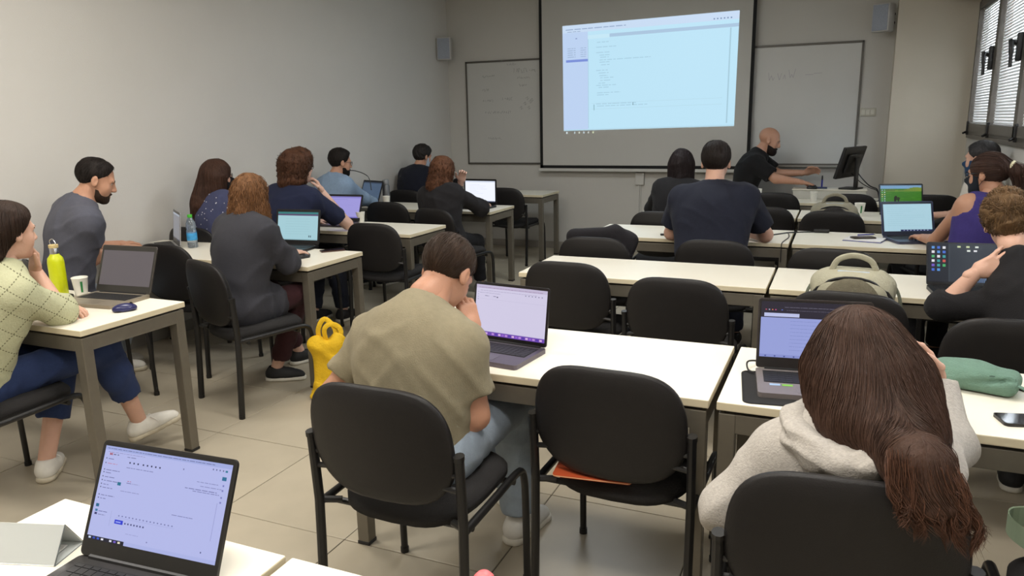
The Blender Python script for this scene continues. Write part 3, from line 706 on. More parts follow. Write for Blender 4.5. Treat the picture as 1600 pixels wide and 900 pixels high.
        if top.get('armhole'):
            for k, sd in (('L', -1), ('R', 1)): tp_.append(('s', el(sh[k]+R1*sd*.025*s, (.055*s, .085*s, .085*s), T), .015))
        nd = nrm(H-N); inter = [] if top.get('skirt') else [(P0-U*top.get('hem', .05)*s, -U)]
        tp_.append(('s', rc(N+nd*(.030-top.get('scoop', .0))*s, N+nd*.2, .058*s, .09*s), .012))
        V, Q = sdf(tp_, h*.85, folds(seed, top.get('fold', .0055), top.get('ff', 42)), inter, smooth=1)
        so_ = obj('shirt' if not top.get('name') else top['name'], npmesh('shirt', V-base, Q, tm), root)
        if top.get('hood'):
            hb = [V3(p) for p in top['hood']]; hr_ = top['hood_r']
            hp_ = [('u', rc(hb[i], hb[i+1], hr_[i], hr_[i+1]), .012) for i in range(len(hb)-1)]
            hp_ += [('s', rc(a, b, .004, .004), .014) for a, b in top['hood_cut']]
            V, Q = sdf(hp_, .007, folds(seed+9, .007, 90), smooth=1); obj('hood', npmesh('hood', V-base, Q, tm), so_)
        elif top.get('collar', True):
            cp = [N-base+nd*.022*s+(R1*math.cos(a)*.066+F1*(math.sin(a)*.068+.004)+U*(-.016*math.sin(a)))*s for a in np.linspace(0, 2*math.pi, 25)]
            obj('collar', MB().tube(cp, .0075*s, 6, cap=False).me('collar', cloth_mat(*top['rim']) if 'rim' in top else tm, True), so_)
    if pants:
        pm = cloth_mat(*pants['m']); pp = [('u', el(P0+U*.005, (.170*s*b, .128*s*b, .115*s), T), .05, .008)]; cut = pants.get('cut', .93)
        for k in 'LR':
            e = kn[k]+(an[k]-kn[k])*cut
            pp += [('u', th[k], .05, pants.get('ease', .010)), ('u', rc(kn[k], e+(an[k]-kn[k])*.02, .060*s*b, pants.get('hemr', .050)*s, cuts=[(e, nrm(an[k]-kn[k]))]), .03, .008), ('u', mid[k], .03, .008)] if cut > .5 else [('u', th[k], .05, .010)]
        V, Q = sdf(pp, h, folds(seed+3, pants.get('fold', .006), 55), smooth=1)
        obj('trousers', npmesh('trousers', V-base, Q, pm), root)
    if shoes:
        for k in 'LR':
            cy = fy[k]; A = an[k]; pit = shoes.get('pitch', {}).get(k, 0); Rf = np.array(Matrix.Rotation(cy, 3, 'Z') @ Matrix.Rotation(pit, 3, 'X')); q = lambda p: A+Rf@(V3(p)*s)
            up_ = [('u', rc(q((0, -.035, -.040)), q((0, .06, -.046)), .040*s, .039*s), .02), ('u', rc(q((0, .05, -.048)), q((.004, .155, -.056)), .040*s, .030*s), .03), ('u', rc(q((0, -.01, -.03)), q((0, -.005, .008)), .045*s, .041*s), .03), ('u', el(q((0, .085, -.040)), (.034*s, .065*s, .026*s), Rf), .03)]
            V, Q = sdf(up_, .0085*res, None, [(q((0, 0, -.064)), Rf@V3(0, 0, -1)), (q((0, 0, .012)), Rf@V3(0, .12, 1)/1.007)], smooth=1)
            so_ = obj('shoe', npmesh('shoe', V-base, Q, mat('shoe_'+shoes['m'][0], shoes['m'][1], .7, noise=(40, .06))), root)
            sp = [('u', rc(q((0, -.035, -.072)), q((0, .05, -.072)), .044*s, .043*s), .01), ('u', rc(q((0, .05, -.072)), q((.004, .155, -.072)), .043*s, .036*s), .02)]
            V, Q = sdf(sp, .0085*res, None, [(q((0, 0, -.058)), Rf@V3(0, 0, 1)), (q((0, 0, -.085)), Rf@V3(0, 0, -1))]); obj('sole', npmesh('sole', V-base, Q, mat('sole_'+shoes['sole'][0], shoes['sole'][1], .6, noise=(40, .05))), so_)
            if shoes.get('laces'):
                lb = MB()
                for t in (.045, .065, .085, .105): lb.tube([q((-.026, t, -.022-.16*(t-.045))), q((0, t+.004, -.012-.16*(t-.045))), q((.026, t, -.022-.16*(t-.045)))], .0035*s, 6)
                for sx in (-1, 1): lb.tube(smooth_path([q((0, .045, -.012)), q((sx*.03, .055, .0)), q((sx*.045, .075, -.03)), q((sx*.02, .055, -.02))], 4), .003*s, 5)
                lb.v = [tuple(V3(v)-base) for v in lb.v]; obj('laces', lb.me('laces', mat('lace_white', (226, 222, 214), .8), True), so_)
    ctx = dict(root=root, base=base, H=H, M=M, HM=HM, toW=toW, N=N, U=U, R1=R1, F1=F1, T=T, s=s, sh=sh, el=el_, wr=wr, hs=hs, P0=P0, C=C, HP=HP, Sm=Sm, kn=kn, an=an, res=res)
    if hair: hair(ctx)
    for f in (extras or []): f(ctx)
    return ctx

def argyle_mat():
    m = cloth_mat('pale_green_knit', (186, 186, 152), (60, .05), (150, .5)); nt = m.node_tree; N = nt.nodes; L = nt.links; b = N['Principled BSDF']; old = b.inputs['Base Color'].links[0].from_socket
    tc = N.new('ShaderNodeTexCoord')
    def math_(op, a, c=None):
        n = N.new('ShaderNodeMath'); n.operation = op
        for i, q in enumerate((a, c)):
            if q is None: continue
            if isinstance(q, (int, float)): n.inputs[i].default_value = q
            else: L.new(q, n.inputs[i])
        return n.outputs[0]
    def dot(v):
        n = N.new('ShaderNodeVectorMath'); n.operation = 'DOT_PRODUCT'; n.inputs[1].default_value = v; L.new(tc.outputs['Object'], n.inputs[0]); return n.outputs['Value']
    a, c = dot((.35, .62, .8)), dot((.35, .62, -.8)); ls = []
    for p, q in ((a, c), (c, a)):
        line = math_('LESS_THAN', math_('ABSOLUTE', math_('SUBTRACT', math_('FRACT', math_('DIVIDE', p, .075)), .5)), .028); dash = math_('LESS_THAN', math_('FRACT', math_('DIVIDE', q, .0125)), .55); ls.append(math_('MULTIPLY', line, dash))
    mk = math_('MAXIMUM', ls[0], ls[1]); mx = N.new('ShaderNodeMix'); mx.data_type = 'RGBA'; L.new(mk, mx.inputs['Factor']); L.new(old, mx.inputs['A']); mx.inputs['B'].default_value = (*lin((112, 110, 84)), 1); L.new(mx.outputs['Result'], b.inputs['Base Color'])
argyle_mat()
# ---- hair styles, each a function of the finished head
def short_hair(nm, rgb, t=.008, front=.0, nape=0., strands_n=500, rough=.0015, slope=.83, fade=None, curl=0., top=.0):
    def f(c):
        k = nrm((0, -slope, 1)); hp_ = [('u', el((0, -.014, .036), (.077, .098, .084)), .01, t)]
        if top: hp_.append(('u', el((0, -.008, .075), (.060, .078, .043)), .03, top))
        for s_ in (-1, 1): hp_.append(('s', el((s_*.092, -.006, -.008), (.022, .024, .034)), .008))
        fn = nrm((0, 1, -.48)); inter = [(V3(0, 0, .004-nape), -k), (V3(0, .025-front, 0), fn)]
        V, Q = sdf(hp_, .0055*max(1, c['res']*.9), folds(3, rough+curl, 75 if not curl else 120), inter)
        W_ = V@c['HM'].T+c['H']; ho = obj('hair', npmesh('hair', W_-c['base'], Q, hair_mat(nm, rgb)), c['root'])
        if strands_n:
            keep = V[(V@k > .014-nape) & (V@fn < .004-front)]; rng = np.random.default_rng(5); hull = hp_
            w = lambda P: np.stack([P[:, 0]*.3, np.where(P[:, 1] > .02, .6, -.2)+0*P[:, 1], -.5-4*(.1-P[:, 2])], -1)
            st = strands(hull, keep, w, strands_n, 6, .006 if not curl else .009, .0011, (.0, .003), rng, wig=curl)
            add_strands(ho, c['base'], (st[0]@c['HM'].T+c['H'], st[1], st[2]), strand_mat(nm, rgb))
    return f
def long_hair(nm, rgb, vols, n=900, steps=16, ds=.02, rad=.0016, wig=.0, wl=.07, crown=(0, -.03, .12), t=.014, front=0., part_face=True, shade=(.65, 1.35), flow=None, tuck=True, bumpy=.004, off=(-.002, .006), lens=(.75, 1.), cut=None):
    """cap over the skull plus volumes: (a, b, ra, rb) in head space or ('w', a, b, ra, rb) in the room"""
    def f(c):
        inv = np.linalg.inv(c['HM']); hp_ = [('u', el((0, -.014, .036), (.078, .099, .085)), .02, t)]
        for v in vols:
            if isinstance(v[0], str): a, b = inv@(V3(v[1])-c['H']), inv@(V3(v[2])-c['H']); hp_.append(('u', rc(a, b, v[3]/c['hs'], v[4]/c['hs']), .035))
            else: hp_.append(('u', rc(v[0], v[1], v[2], v[3]), .035))
        if part_face: hp_.append(('s', el((0, .128+front, -.045), (.064, .075, .115)), .015))
        if cut is not None:
            n_ = nrm((0, 1, -cut[1])); hp_.append(('s', bx(V3(0, cut[0], 0)+n_*.25, (.3, .25, .3), np.stack([V3(1, 0, 0), n_, np.cross(V3(1, 0, 0), n_)], 1)), .012))
        V, Q = sdf(hp_, .0075*max(1, c['res']*.85), folds(4, bumpy, 60), smooth=1)
        ho = obj('hair', npmesh('hair', (V@c['HM'].T+c['H'])-c['base'], Q, hair_mat(nm, rgb)), c['root'])
        rng = np.random.default_rng(8); g = nrm(inv@V3(0, 0, -1))
        def fl(P):
            if flow: return flow(P, g, c)
            r = P-V3(crown); r = r/(np.linalg.norm(r, axis=-1, keepdims=True)+1e-6); w = np.clip((P[:, 2:3]-.03)/.08, 0, 1); return r*w*.8+g[None]*(1.05-w*.6)
        ok = V[ev(hp_, V) < .02]; roots = ok if len(ok) else V
        if n:
            st = strands(hp_, roots, fl, n, steps, ds, rad, off, rng, wig, wl, shade, lens)
            add_strands(ho, c['base'], (st[0]@c['HM'].T+c['H'], st[1], st[2]), strand_mat(nm, rgb))
    return f
def beard(nm, rgb, t=.006, low=True):
    def f(c):
        hp_ = [('u', el((0, .026, -.03), (.060, .064, .082)), .03, t*.7), ('u', el((0, .040, -.076), (.041, .044, .034)), .03, t), ('u', el((0, .074, -.099), (.017, .015, .014)), .03, t*1.5), ('u', el((0, .088, -.053), (.026, .010, .007)), .012, t*.3), ('s', el((0, .10, -.064), (.019, .02, .006)), .004)]
        V, Q = sdf(hp_, .005*max(1, c['res']*.9), folds(6, .0012, 160), [(V3(0, .03, -.042), nrm((0, .08, 1))), (V3(0, .004, -.05), nrm((0, -1, -.25)))])
        obj('beard', npmesh('beard', (V@c['HM'].T+c['H'])-c['base'], Q, hair_mat(nm, rgb)), c['root'])
    return f
def brows(nm, rgb):
    def f(c):
        for s_ in (-1, 1):
            b = MB().tube([c['toW']((s_*.014, .092, .021))-c['base'], c['toW']((s_*.030, .090, .027))-c['base'], c['toW']((s_*.048, .078, .021))-c['base']], [.0035, .0042, .002], 6)
            obj('eyebrow', b.me('eyebrow', hair_mat(nm, rgb), True), c['root'])
    return f
def face_mask(nm, rgb, loops=True):
    def f(c):
        hp_ = [('u', el((0, .026, -.03), (.060, .064, .082)), .03, .008), ('u', el((0, .040, -.076), (.041, .044, .034)), .03, .008), ('u', el((0, .074, -.099), (.017, .015, .014)), .03, .010), ('u', rc((0, .088, .0), (0, .104, -.026), .008, .014), .035, .008)]
        V, Q = sdf(hp_, .006, folds(2, .001, 90), [(V3(0, .09, -.006), nrm((0, .45, 1))), (V3(0, .022, -.05), nrm((0, -1, 0))), (V3(0, .05, -.118), V3(0, 0, -1))])
        o = obj('face_mask', npmesh('face_mask', (V@c['HM'].T+c['H'])-c['base'], Q, cloth_mat('mask_'+nm, rgb)), c['root'])
        if loops:
            b = MB()
            for s_ in (-1, 1):
                for z in (-.012, -.075): b.tube([c['toW'](p)-c['base'] for p in ((s_*.066, .026, z), (s_*.078, -.01, -.01+z*.3), (s_*.080, -.024, .0))], .0016, 5)
            obj('ear_loops', b.me('ear_loops', cloth_mat('mask_'+nm, rgb)), o)
    return f
def glasses(c):
    b = MB(); g = lambda p: c['toW'](p)-c['base']
    for s_ in (-1, 1):
        b.tube([g((s_*.033+.024*math.cos(a), .100-.10*(.024*math.cos(a)*s_+.02), .004+.018*math.sin(a))) for a in np.linspace(0, 6.283, 17)], .0018, 5, cap=False)
        b.tube([g((s_*.057, .094, .010)), g((s_*.078, .03, .010)), g((s_*.083, -.012, .006))], .0018, 5)
    b.tube([g((-.010, .100, .008)), g((.010, .100, .008))], .0018, 5); obj('glasses', b.me('glasses', m_black), c['root'])
# ------------------------------------------------------------ the cast, from the front of the picture to the back
LIGHT = ((208, 164, 142), 'light'); TAN = ((188, 140, 113), 'tan'); OLIVE = ((180, 132, 106), 'olive'); PALE = ((214, 174, 155), 'pale')
OLIVE2 = ((190, 142, 116), 'rosy')
JEANS = ('blue_jeans', (38, 52, 88)); 
def dots(n, box, col, rad, seed):               # small printed dots sitting on a shirt
    def f(c):
        sh = [o for o in c['root'].children if o.name.startswith('shirt')][0]; me = sh.data; rng = random.Random(seed); b = MB()
        for _ in range(n):
            v = me.vertices[rng.randrange(len(me.vertices))]; p = v.co; nn = v.normal
            x = nn.orthogonal().normalized(); y = nn.cross(x); b.add([p+nn*.0012+(x*math.cos(a)+y*math.sin(a))*rad for a in np.linspace(0, 6.283, 7)[:-1]], [(0, 1, 2, 3, 4, 5)])
        obj('dot_pattern', b.me('dot_pattern', mat('dot_'+str(seed), col, .8)), sh, kind='stuff')
    return f
# khaki T-shirt, leaning on the right hand
person('person in a khaki T-shirt and light jeans leaning over a laptop, seen from behind', (-1.15, 1.90), (-1.150, 2.11, 1.060), byaw=-8, hyaw=-6, hp=.74, hr=.10, s=1.0, build=.98, skin=OLIVE,
       Rr=dict(w=(-1.075, 2.13, .865), e=(-.978, 1.945, .650), sh=(-.015, 0, -.055), hand=dict(d=(-.35, .25, .9), pn=(-.75, .45, .1), curl=[.5, .55, .6, .65], thumb=.2)), L=dict(w=(-1.36, 2.13, .755), e=(-1.50, 1.93, .665), sh=(0, 0, -.03), hand=dict(d=(.6, .8, .0), pn=(0, 0, -1), curl=.25)),
       knees=[(-1.32, 2.36, .53), (-1.03, 2.36, .55)], feet=[(-1.17, 2.62, 0, -5), (-1.02, 2.36, 0, -12)], sw=.185, nk=.028,
       top=dict(m=('khaki', (134, 125, 102)), sleeve=.66, fold=.006, ff=44, hem=.10, ease=.014, flare=.006), pants=dict(m=('pale_jeans', (142, 154, 166)), hemr=.062, ease=.018, fold=.006), shoes=dict(m=('grey_white', (224, 222, 216)), sole=('white', (222, 218, 206))),
       hair=short_hair('dark_brown', (52, 38, 28), t=.0045, nape=.012, strands_n=1500), lean=.03, seed=11)
# hoodie, long brown hair
def hoodie_hair(c):
    base = c['base']; H = c['H']
    vols = [('w', (.075, 1.80, 1.0), (.09, 1.76, .95), .105, .118), ('w', (.09, 1.76, .95), (.098, 1.70, .885), .118, .112), ('w', (.02, 1.80, .96), (.035, 1.73, .865), .075, .055), ('w', (.15, 1.78, .95), (.18, 1.70, .87), .08, .07), ('w', (.13, 1.68, .89), (.175, 1.53, .875), .085, .060),
            ('w', (.175, 1.51, .88), (.195, 1.452, .825), .054, .022), ('w', (.19, 1.50, .88), (.228, 1.452, .835), .040, .016)]
    inv = np.linalg.inv(c['HM'])
    def flow(P, g, cc):
        Wp = P@cc['HM'].T+H; z = (Wp-H)[:, 2:3]; q = np.clip((-z-.075)/.05, 0, 1); q2 = np.clip((-z-.13)/.05, 0, 1); r = Wp-(H+V3(-.01, .0, .11)); r = r/(np.linalg.norm(r, axis=-1, keepdims=True)+1e-6); w = np.clip((z-.0)/.09, 0, 1)
        tgt = np.stack([.165+.45*(Wp[:, 0]-.07), 1.455+0*Wp[:, 0], .83+0*Wp[:, 0]], -1)-Wp; tgt = tgt/(np.linalg.norm(tgt, axis=-1, keepdims=True)+1e-3); down = V3(.28, 0, -1)[None]
        v = r*w*.9+(1-w)*((1-q)*V3(.06, 0, -1)[None]+q*(1-q2)*(tgt+V3(0, 0, -.25)[None])+q2*down); return v@inv.T
    long_hair('chestnut', (66, 46, 36), vols, n=9000, steps=24, ds=.018, rad=.0008, wig=.0012, wl=.15, t=.012, flow=flow, lens=(.6, 1.), shade=(.75, 1.35), off=(-.001, .004), bumpy=.002)(c)
    rng = np.random.default_rng(3); n = 1500; t = np.linspace(0, 1, 15)[None, :, None]; u = rng.random((n, 1)); g = (np.floor(u*8)+.5)/8+rng.normal(0, .022, (n, 1)); z_ = lambda a, w: a+w*rng.normal(size=(n, 1)); q = lambda p: p[:, None, :]
    p0 = np.concatenate([.115+.125*u, z_(1.475, .012), z_(.895, .015)-.02*u], 1); p1 = np.concatenate([.120+.14*u, z_(1.440, .007), z_(.855, .012)], 1)
    p2 = np.concatenate([.130+.150*g, z_(1.440, .007), z_(.815, .014)], 1); p3 = np.concatenate([.140+.150*g+.014*np.sin(g*31), z_(1.440, .009), .822-.036*rng.random((n, 1))-.030*g+.02*np.sin(g*17)], 1)
    A = q(p0)*(1-t)**3+3*q(p1)*t*(1-t)**2+3*q(p2)*t*t*(1-t)+q(p3)*t**3; A = A+np.concatenate([np.sin(t*11+q(g)*40)*.010*t, np.sin(t*8+q(g)*23)*.004*t, 0*t+0*q(g)], 2)
    ho = [o for o in c['root'].children if o.name.startswith('hair')][0]; add_strands(ho, base, tubes(A, .0008, rng, (.6, 1.5)), strand_mat('chestnut_tips', (84, 56, 42)))
person('person in a light grey hoodie with long brown hair, seen from behind', (.045, 1.83), (.065, 1.82, .985), byaw=4, hyaw=0, hp=.30, hr=-.05, s=.93, fem=True, skin=LIGHT, sw=.165, seat=.49,
       L=dict(w=(.0, 2.06, .775), e=(-.195, 1.68, .635), sh=(0, -.02, -.035), hand=dict(d=(.35, .9, 0), curl=.3)), Rr=dict(w=(.262, 2.09, .865), e=(.285, 1.95, .755), sh=(0, 0, -.035), hand=dict(d=(-.45, .1, .8), pn=(-.7, -.5, 0), curl=.5)),
       top=dict(m=('grey_marl', (176, 170, 162), (140, .14), (240, .3)), name='shirt', sleeve=1.93, hood=[(-.02, 1.78, .875), (-.058, 1.72, .862), (-.045, 1.665, .842), (.0, 1.62, .828), (.055, 1.585, .825), (.10, 1.575, .838), (.125, 1.59, .855)], hood_r=[.024, .028, .034, .036, .034, .032, .024], hood_cut=[((-.085, 1.67, .86), (.03, 1.56, .80)), ((-.05, 1.68, .89), (.07, 1.55, .845)), ((.0, 1.63, .87), (.13, 1.55, .835))], ease=.014, fold=.008, ff=40, hem=.10), pants=dict(m=('dark_jeans', (34, 38, 52))), shoes=dict(m=('black', (30, 30, 32)), sole=('white', (222, 218, 206))), hair=hoodie_hair, seed=21)
# pale green cardigan, left edge
person('person in a pale green cardigan and jeans, chin on hand, left edge', (-3.21, 1.80), (-3.080, 1.965, 1.135), byaw=-4, hyaw=-4, hp=.10, hr=.04, s=.95, fem=True, skin=LIGHT,
       Rr=dict(w=(-3.105, 2.065, .955), e=(-2.975, 2.06, .79), hand=dict(d=(.12, .0, 1), pn=(-.25, -.95, .0), curl=[.75, .85, .95, 1.05], thumb=.1)), L=dict(w=(-3.10, 2.14, .775), e=(-3.34, 2.03, .76), hand=dict(d=(.9, .1, 0), curl=.4)),
       knees=[(-3.22, 2.22, .56), (-3.00, 2.25, .58)], feet=[(-3.20, 2.04, 0.0, 40), (-3.075, 2.44, .055, -28)],
       top=dict(m=('pale_green_knit', (186, 186, 152)), name='cardigan', sleeve=dict(L=1.4, R=1.18), ease=.018, fold=.004, hem=.06), pants=dict(m=JEANS, cut=.62, hemr=.062), shoes=dict(m=('white', (222, 218, 208)), sole=('cream', (196, 186, 164)), laces=True, pitch=dict(R=.25)),
       hair=long_hair('dark_brown_bob', (48, 34, 26), [((-.055, -.02, .01), (-.055, -.02, -.10), .045, .034), ((.050, -.060, .01), (.050, -.065, -.10), .040, .032), ((0, -.065, .0), (0, -.070, -.105), .06, .042)], n=1100, steps=12, ds=.016, rad=.0014, cut=(.003, .78), crown=(-.02, .02, .13), shade=(.7, 1.4)), extras=[brows('dark_brown_bob', (48, 34, 26))], seed=31)
# grey T-shirt, beard
person('person in a grey T-shirt with short dark hair and beard, profile against the left wall', (-4.14, 2.92), (-3.985, 3.09, 1.245), byaw=-22, hyaw=-36, hp=.38, s=1.02, skin=TAN,
       Rr=dict(w=(-4.09, 3.30, .80), e=(-3.975, 2.99, .80), sh=(.02, -.02, -.01), hand=dict(d=(-.25, .95, .05), curl=.35)), L=dict(w=(-4.38, 3.50, .785), e=(-4.36, 3.24, .80), hand=dict(d=(.3, .9, 0), curl=.45)), feet=[(-4.30, 3.28, 0, -20), (-4.20, 3.20, .0, -40)],
       top=dict(m=('slate_grey', (84, 85, 96)), rim=('white_rim', (214, 212, 210)), sleeve=.48, ease=.018, fold=.006, flare=.012, hem=.09), pants=dict(m=('light_jeans', (150, 160, 172)), cut=.8), shoes=dict(m=('white', (222, 218, 208)), sole=('cream', (196, 186, 164)), laces=True),
       hair=short_hair('black', (30, 24, 21), t=.0025, top=.0015, nape=-.004, strands_n=900), extras=[beard('stubble', (56, 42, 34), .002), brows('black', (30, 24, 21))], seed=41)
# charcoal cardigan, reddish hair
person('person in a long charcoal cardigan with reddish wavy hair using a mouse', (-3.06, 3.16), (-3.045, 3.32, 1.155), byaw=-10, hyaw=12, hp=.22, s=.93, fem=True, skin=PALE,
       Rr=dict(w=(-3.03, 3.575, .785), e=(-2.85, 3.36, .775), hand=dict(d=(.25, .95, -.05), curl=.28)), L=dict(w=(-3.30, 3.60, .775), hand=dict(d=(.2, .9, 0), curl=.3)), knees=[(-3.16, 3.52, .56), (-2.90, 3.50, .56)], feet=[(-3.20, 3.80, 0, -20), (-3.11, 3.47, 0, -62)],
       top=dict(m=('charcoal', (52, 52, 58)), name='cardigan', sleeve=1.74, ease=.022, skirt=.55, fold=.008, ff=46), pants=dict(m=('maroon', (58, 30, 34)), cut=.86), shoes=dict(m=('black', (28, 28, 30)), sole=('white', (222, 218, 206))),
       hair=long_hair('strawberry', (112, 78, 50), [((-.05, -.03, .0), (-.068, -.045, -.13), .055, .045), ((.05, -.03, .0), (.085, -.02, -.16), .055, .04), ((.08, .0, -.10), (.10, .01, -.19), .035, .018), ((0, -.065, .0), (0, -.075, -.14), .07, .05)], n=1500, steps=16, ds=.017, rad=.0014, wig=.008, wl=.075, shade=(.6, 1.7)), seed=51)
# dotted blouse, long brown hair, black mask
def dot_hair(c):
    H = c['H']; long_hair('brown_long', (66, 44, 34), [('w', H+V3(-.03, -.03, 0), H+V3(-.07, -.10, -.20), .09, .09), ('w', H+V3(-.06, -.09, -.18), H+V3(-.12, -.12, -.33), .085, .055), ('w', H+V3(.03, -.05, 0), H+V3(.02, -.06, -.18), .07, .06)], n=800, steps=18, ds=.022, rad=.0019, shade=(.7, 1.4))(c)
person('person with long straight brown hair, dotted blue blouse and black face mask', (-4.16, 4.18), (-4.20, 4.26, 1.185), byaw=-12, hyaw=-32, hp=.05, s=.93, fem=True, skin=LIGHT, res=1.2,
       Rr=dict(w=(-4.02, 4.36, 1.03), e=(-3.95, 4.45, .80), hand=dict(d=(-.3, .1, .9), pn=(-.8, -.3, 0), curl=.6)), L=dict(w=(-4.20, 4.75, .775)), top=dict(m=('dusk_blue', (66, 70, 100)), sleeve=1.6, ease=.018), pants=dict(m=('dark_jeans', (34, 38, 52))), shoes=dict(m=('black', (28, 28, 30)), sole=('white', (222, 218, 206))),
       hair=dot_hair, extras=[face_mask('black', (22, 22, 26)), glasses, dots(420, 0, (206, 206, 214), .0042, 5)], seed=61)
# navy T-shirt, curly hair, glasses
person('person in a navy T-shirt with curly hair and glasses, elbow on table', (-3.72, 4.36), (-3.66, 4.50, 1.235), byaw=-6, hyaw=-20, hp=.02, s=1.0, skin=PALE, res=1.15,
       Rr=dict(w=(-3.56, 4.63, 1.045), e=(-3.44, 4.755, .79), hand=dict(d=(-.35, -.15, .9), pn=(-.7, -.5, .1), curl=.7)), L=dict(w=(-3.88, 4.90, .775), hand=dict(d=(.3, .9, 0), curl=.3)), top=dict(m=('navy', (30, 36, 62)), sleeve=.72, ease=.018, flare=.012), pants=dict(m=('dark_jeans', (34, 38, 52))), shoes=dict(m=('black', (28, 28, 30)), sole=('white', (222, 218, 206))),
       hair=long_hair('curly_brown', (78, 50, 34), [((-.06, -.03, .03), (-.068, -.04, -.09), .06, .058), ((.06, -.03, .03), (.066, -.045, -.09), .06, .055), ((0, -.07, .02), (0, -.085, -.10), .08, .07), ((0, .03, .09), (.01, .06, .08), .05, .04)], n=1000, steps=11, ds=.017, rad=.0019, wig=.009, wl=.045, t=.02, bumpy=.008), extras=[glasses], seed=71)
# light blue shirt
def earphone(c):
    b = MB().tube([tuple(V3(p)-c['base']) for p in smooth_path([c['toW']((.05, .04, -.07)), c['toW']((.09, .12, -.06)), c['toW']((.16, .22, -.10)), c['toW']((.22, .24, -.22))], 5)], .004, 6); obj('headset_cable', b.me('headset_cable', m_black), c['root'])
person('person in a light blue shirt with dark hair and glasses by the left wall', (-4.25, 5.66), (-4.215, 5.78, 1.195), byaw=-20, hyaw=-34, hp=.16, s=.98, skin=TAN, res=1.3, Rr=dict(w=(-4.15, 6.22, .775)), L=dict(w=(-4.36, 6.22, .775), e=(-4.42, 5.95, .80)),
       top=dict(m=('pale_blue', (136, 158, 184)), sleeve=1.8, ease=.02), pants=dict(m=('dark_jeans', (34, 38, 52))), shoes=dict(m=('black', (28, 28, 30)), sole=('white', (222, 218, 206))), hair=short_hair('black', (30, 24, 21), t=.010, top=.014, strands_n=500, nape=.01), extras=[beard('black', (30, 24, 21), .005), glasses, earphone], seed=81)
# black jacket, curly long hair
def bj_hair(c):
    H = c['H']; long_hair('auburn', (96, 62, 42), [('w', H+V3(0, -.03, 0), H+V3(-.02, -.09, -.13), .095, .085), ('w', H+V3(-.02, -.08, -.12), H+V3(-.02, -.12, -.25), .08, .05), ('w', H+V3(.03, -.04, 0), H+V3(.06, -.07, -.20), .06, .045)], n=900, steps=15, ds=.021, rad=.002, wig=.010, wl=.055, t=.018, bumpy=.008)(c)
person('person in a black jacket with long curly auburn hair, seen from behind', (-3.13, 5.70), (-3.165, 5.81, 1.125), byaw=-6, hyaw=-14, hp=.08, s=.95, fem=True, skin=PALE, res=1.3, Rr=dict(w=(-2.99, 6.25, .785), e=(-2.90, 6.0, .79), hand=dict(d=(-.2, .95, 0), curl=.3)), L=dict(w=(-3.09, 6.0, 1.02), e=(-3.35, 6.02, .88), hand=dict(d=(.3, -.2, .9), pn=(.4, -.8, 0), curl=.7)),
       top=dict(m=('black_jacket', (34, 32, 34)), name='jacket', sleeve=1.92, ease=.024, fold=.006, skirt=.2), pants=dict(m=('black_trousers', (24, 24, 28))), shoes=dict(m=('black', (28, 28, 30)), sole=('white', (222, 218, 206))), hair=bj_hair, seed=91)
# dark tee, front left corner
person('person in a dark navy T-shirt and pale face mask in the front left corner', (-4.26, 7.13), (-4.225, 7.30, 1.175), byaw=-16, hyaw=-26, hp=.22, s=.98, build=1.1, skin=TAN, res=1.4, Rr=dict(w=(-4.05, 7.72, .775)), L=dict(w=(-4.42, 7.72, .775)), top=dict(m=('midnight', (22, 25, 38)), sleeve=.8, ease=.02, fold=.006),
       pants=dict(m=('dark_jeans', (34, 38, 52))), shoes=dict(m=('black', (28, 28, 30)), sole=('white', (222, 218, 206))), hair=short_hair('dark_curls', (44, 40, 38), t=.016, top=.012, curl=.003, nape=.015, strands_n=500), extras=[face_mask('pale', (170, 182, 196))], seed=101, lean=.02)
# hand on nape, right edge
def updo(c):
    fl = lambda P, g, cc: (V3(0, -.10, .03)[None]-P)/(np.linalg.norm(V3(0, -.10, .03)[None]-P, axis=-1, keepdims=True)+1e-3)
    long_hair('dark_blonde', (104, 80, 54), [((0, -.085, .03), (0, -.10, .045), .055, .05), ((0, -.03, .08), (0, -.06, .09), .05, .04), ((0, -.07, -.03), (0, -.085, -.02), .05, .045)], n=1100, steps=8, ds=.018, rad=.0016, wig=.006, wl=.05, t=.016, flow=fl, bumpy=.008, shade=(.6, 1.6))(c)
person('person in a black top with a messy bun, hand on nape, right edge', (.80, 3.16), (.625, 3.50, 1.105), byaw=-6, hyaw=-10, hp=.42, hr=-.22, nk=.05, s=.95, fem=True, skin=LIGHT,
       L=dict(S=(.645, 3.30, .815), w=(.512, 3.335, .928), e=(.413, 3.34, .785), hand=dict(d=(.82, .02, .58), pn=(.1, .95, -.1), curl=[.18, .2, .28, .3], spread=.16, thumb=.3)), Rr=dict(S=(.89, 3.24, .86), w=(.86, 3.66, .785), e=(.92, 3.46, .80), hand=dict(d=(-.3, 1, 0), curl=.3)),
       top=dict(m=('black_cotton', (26, 25, 27)), sleeve=dict(L=1.22, R=1.2), ease=.016, fold=.006, scoop=.02), pants=dict(m=('black_trousers', (24, 24, 28))), shoes=dict(m=('black', (28, 28, 30)), sole=('white', (222, 218, 206))), hair=updo, seed=111)
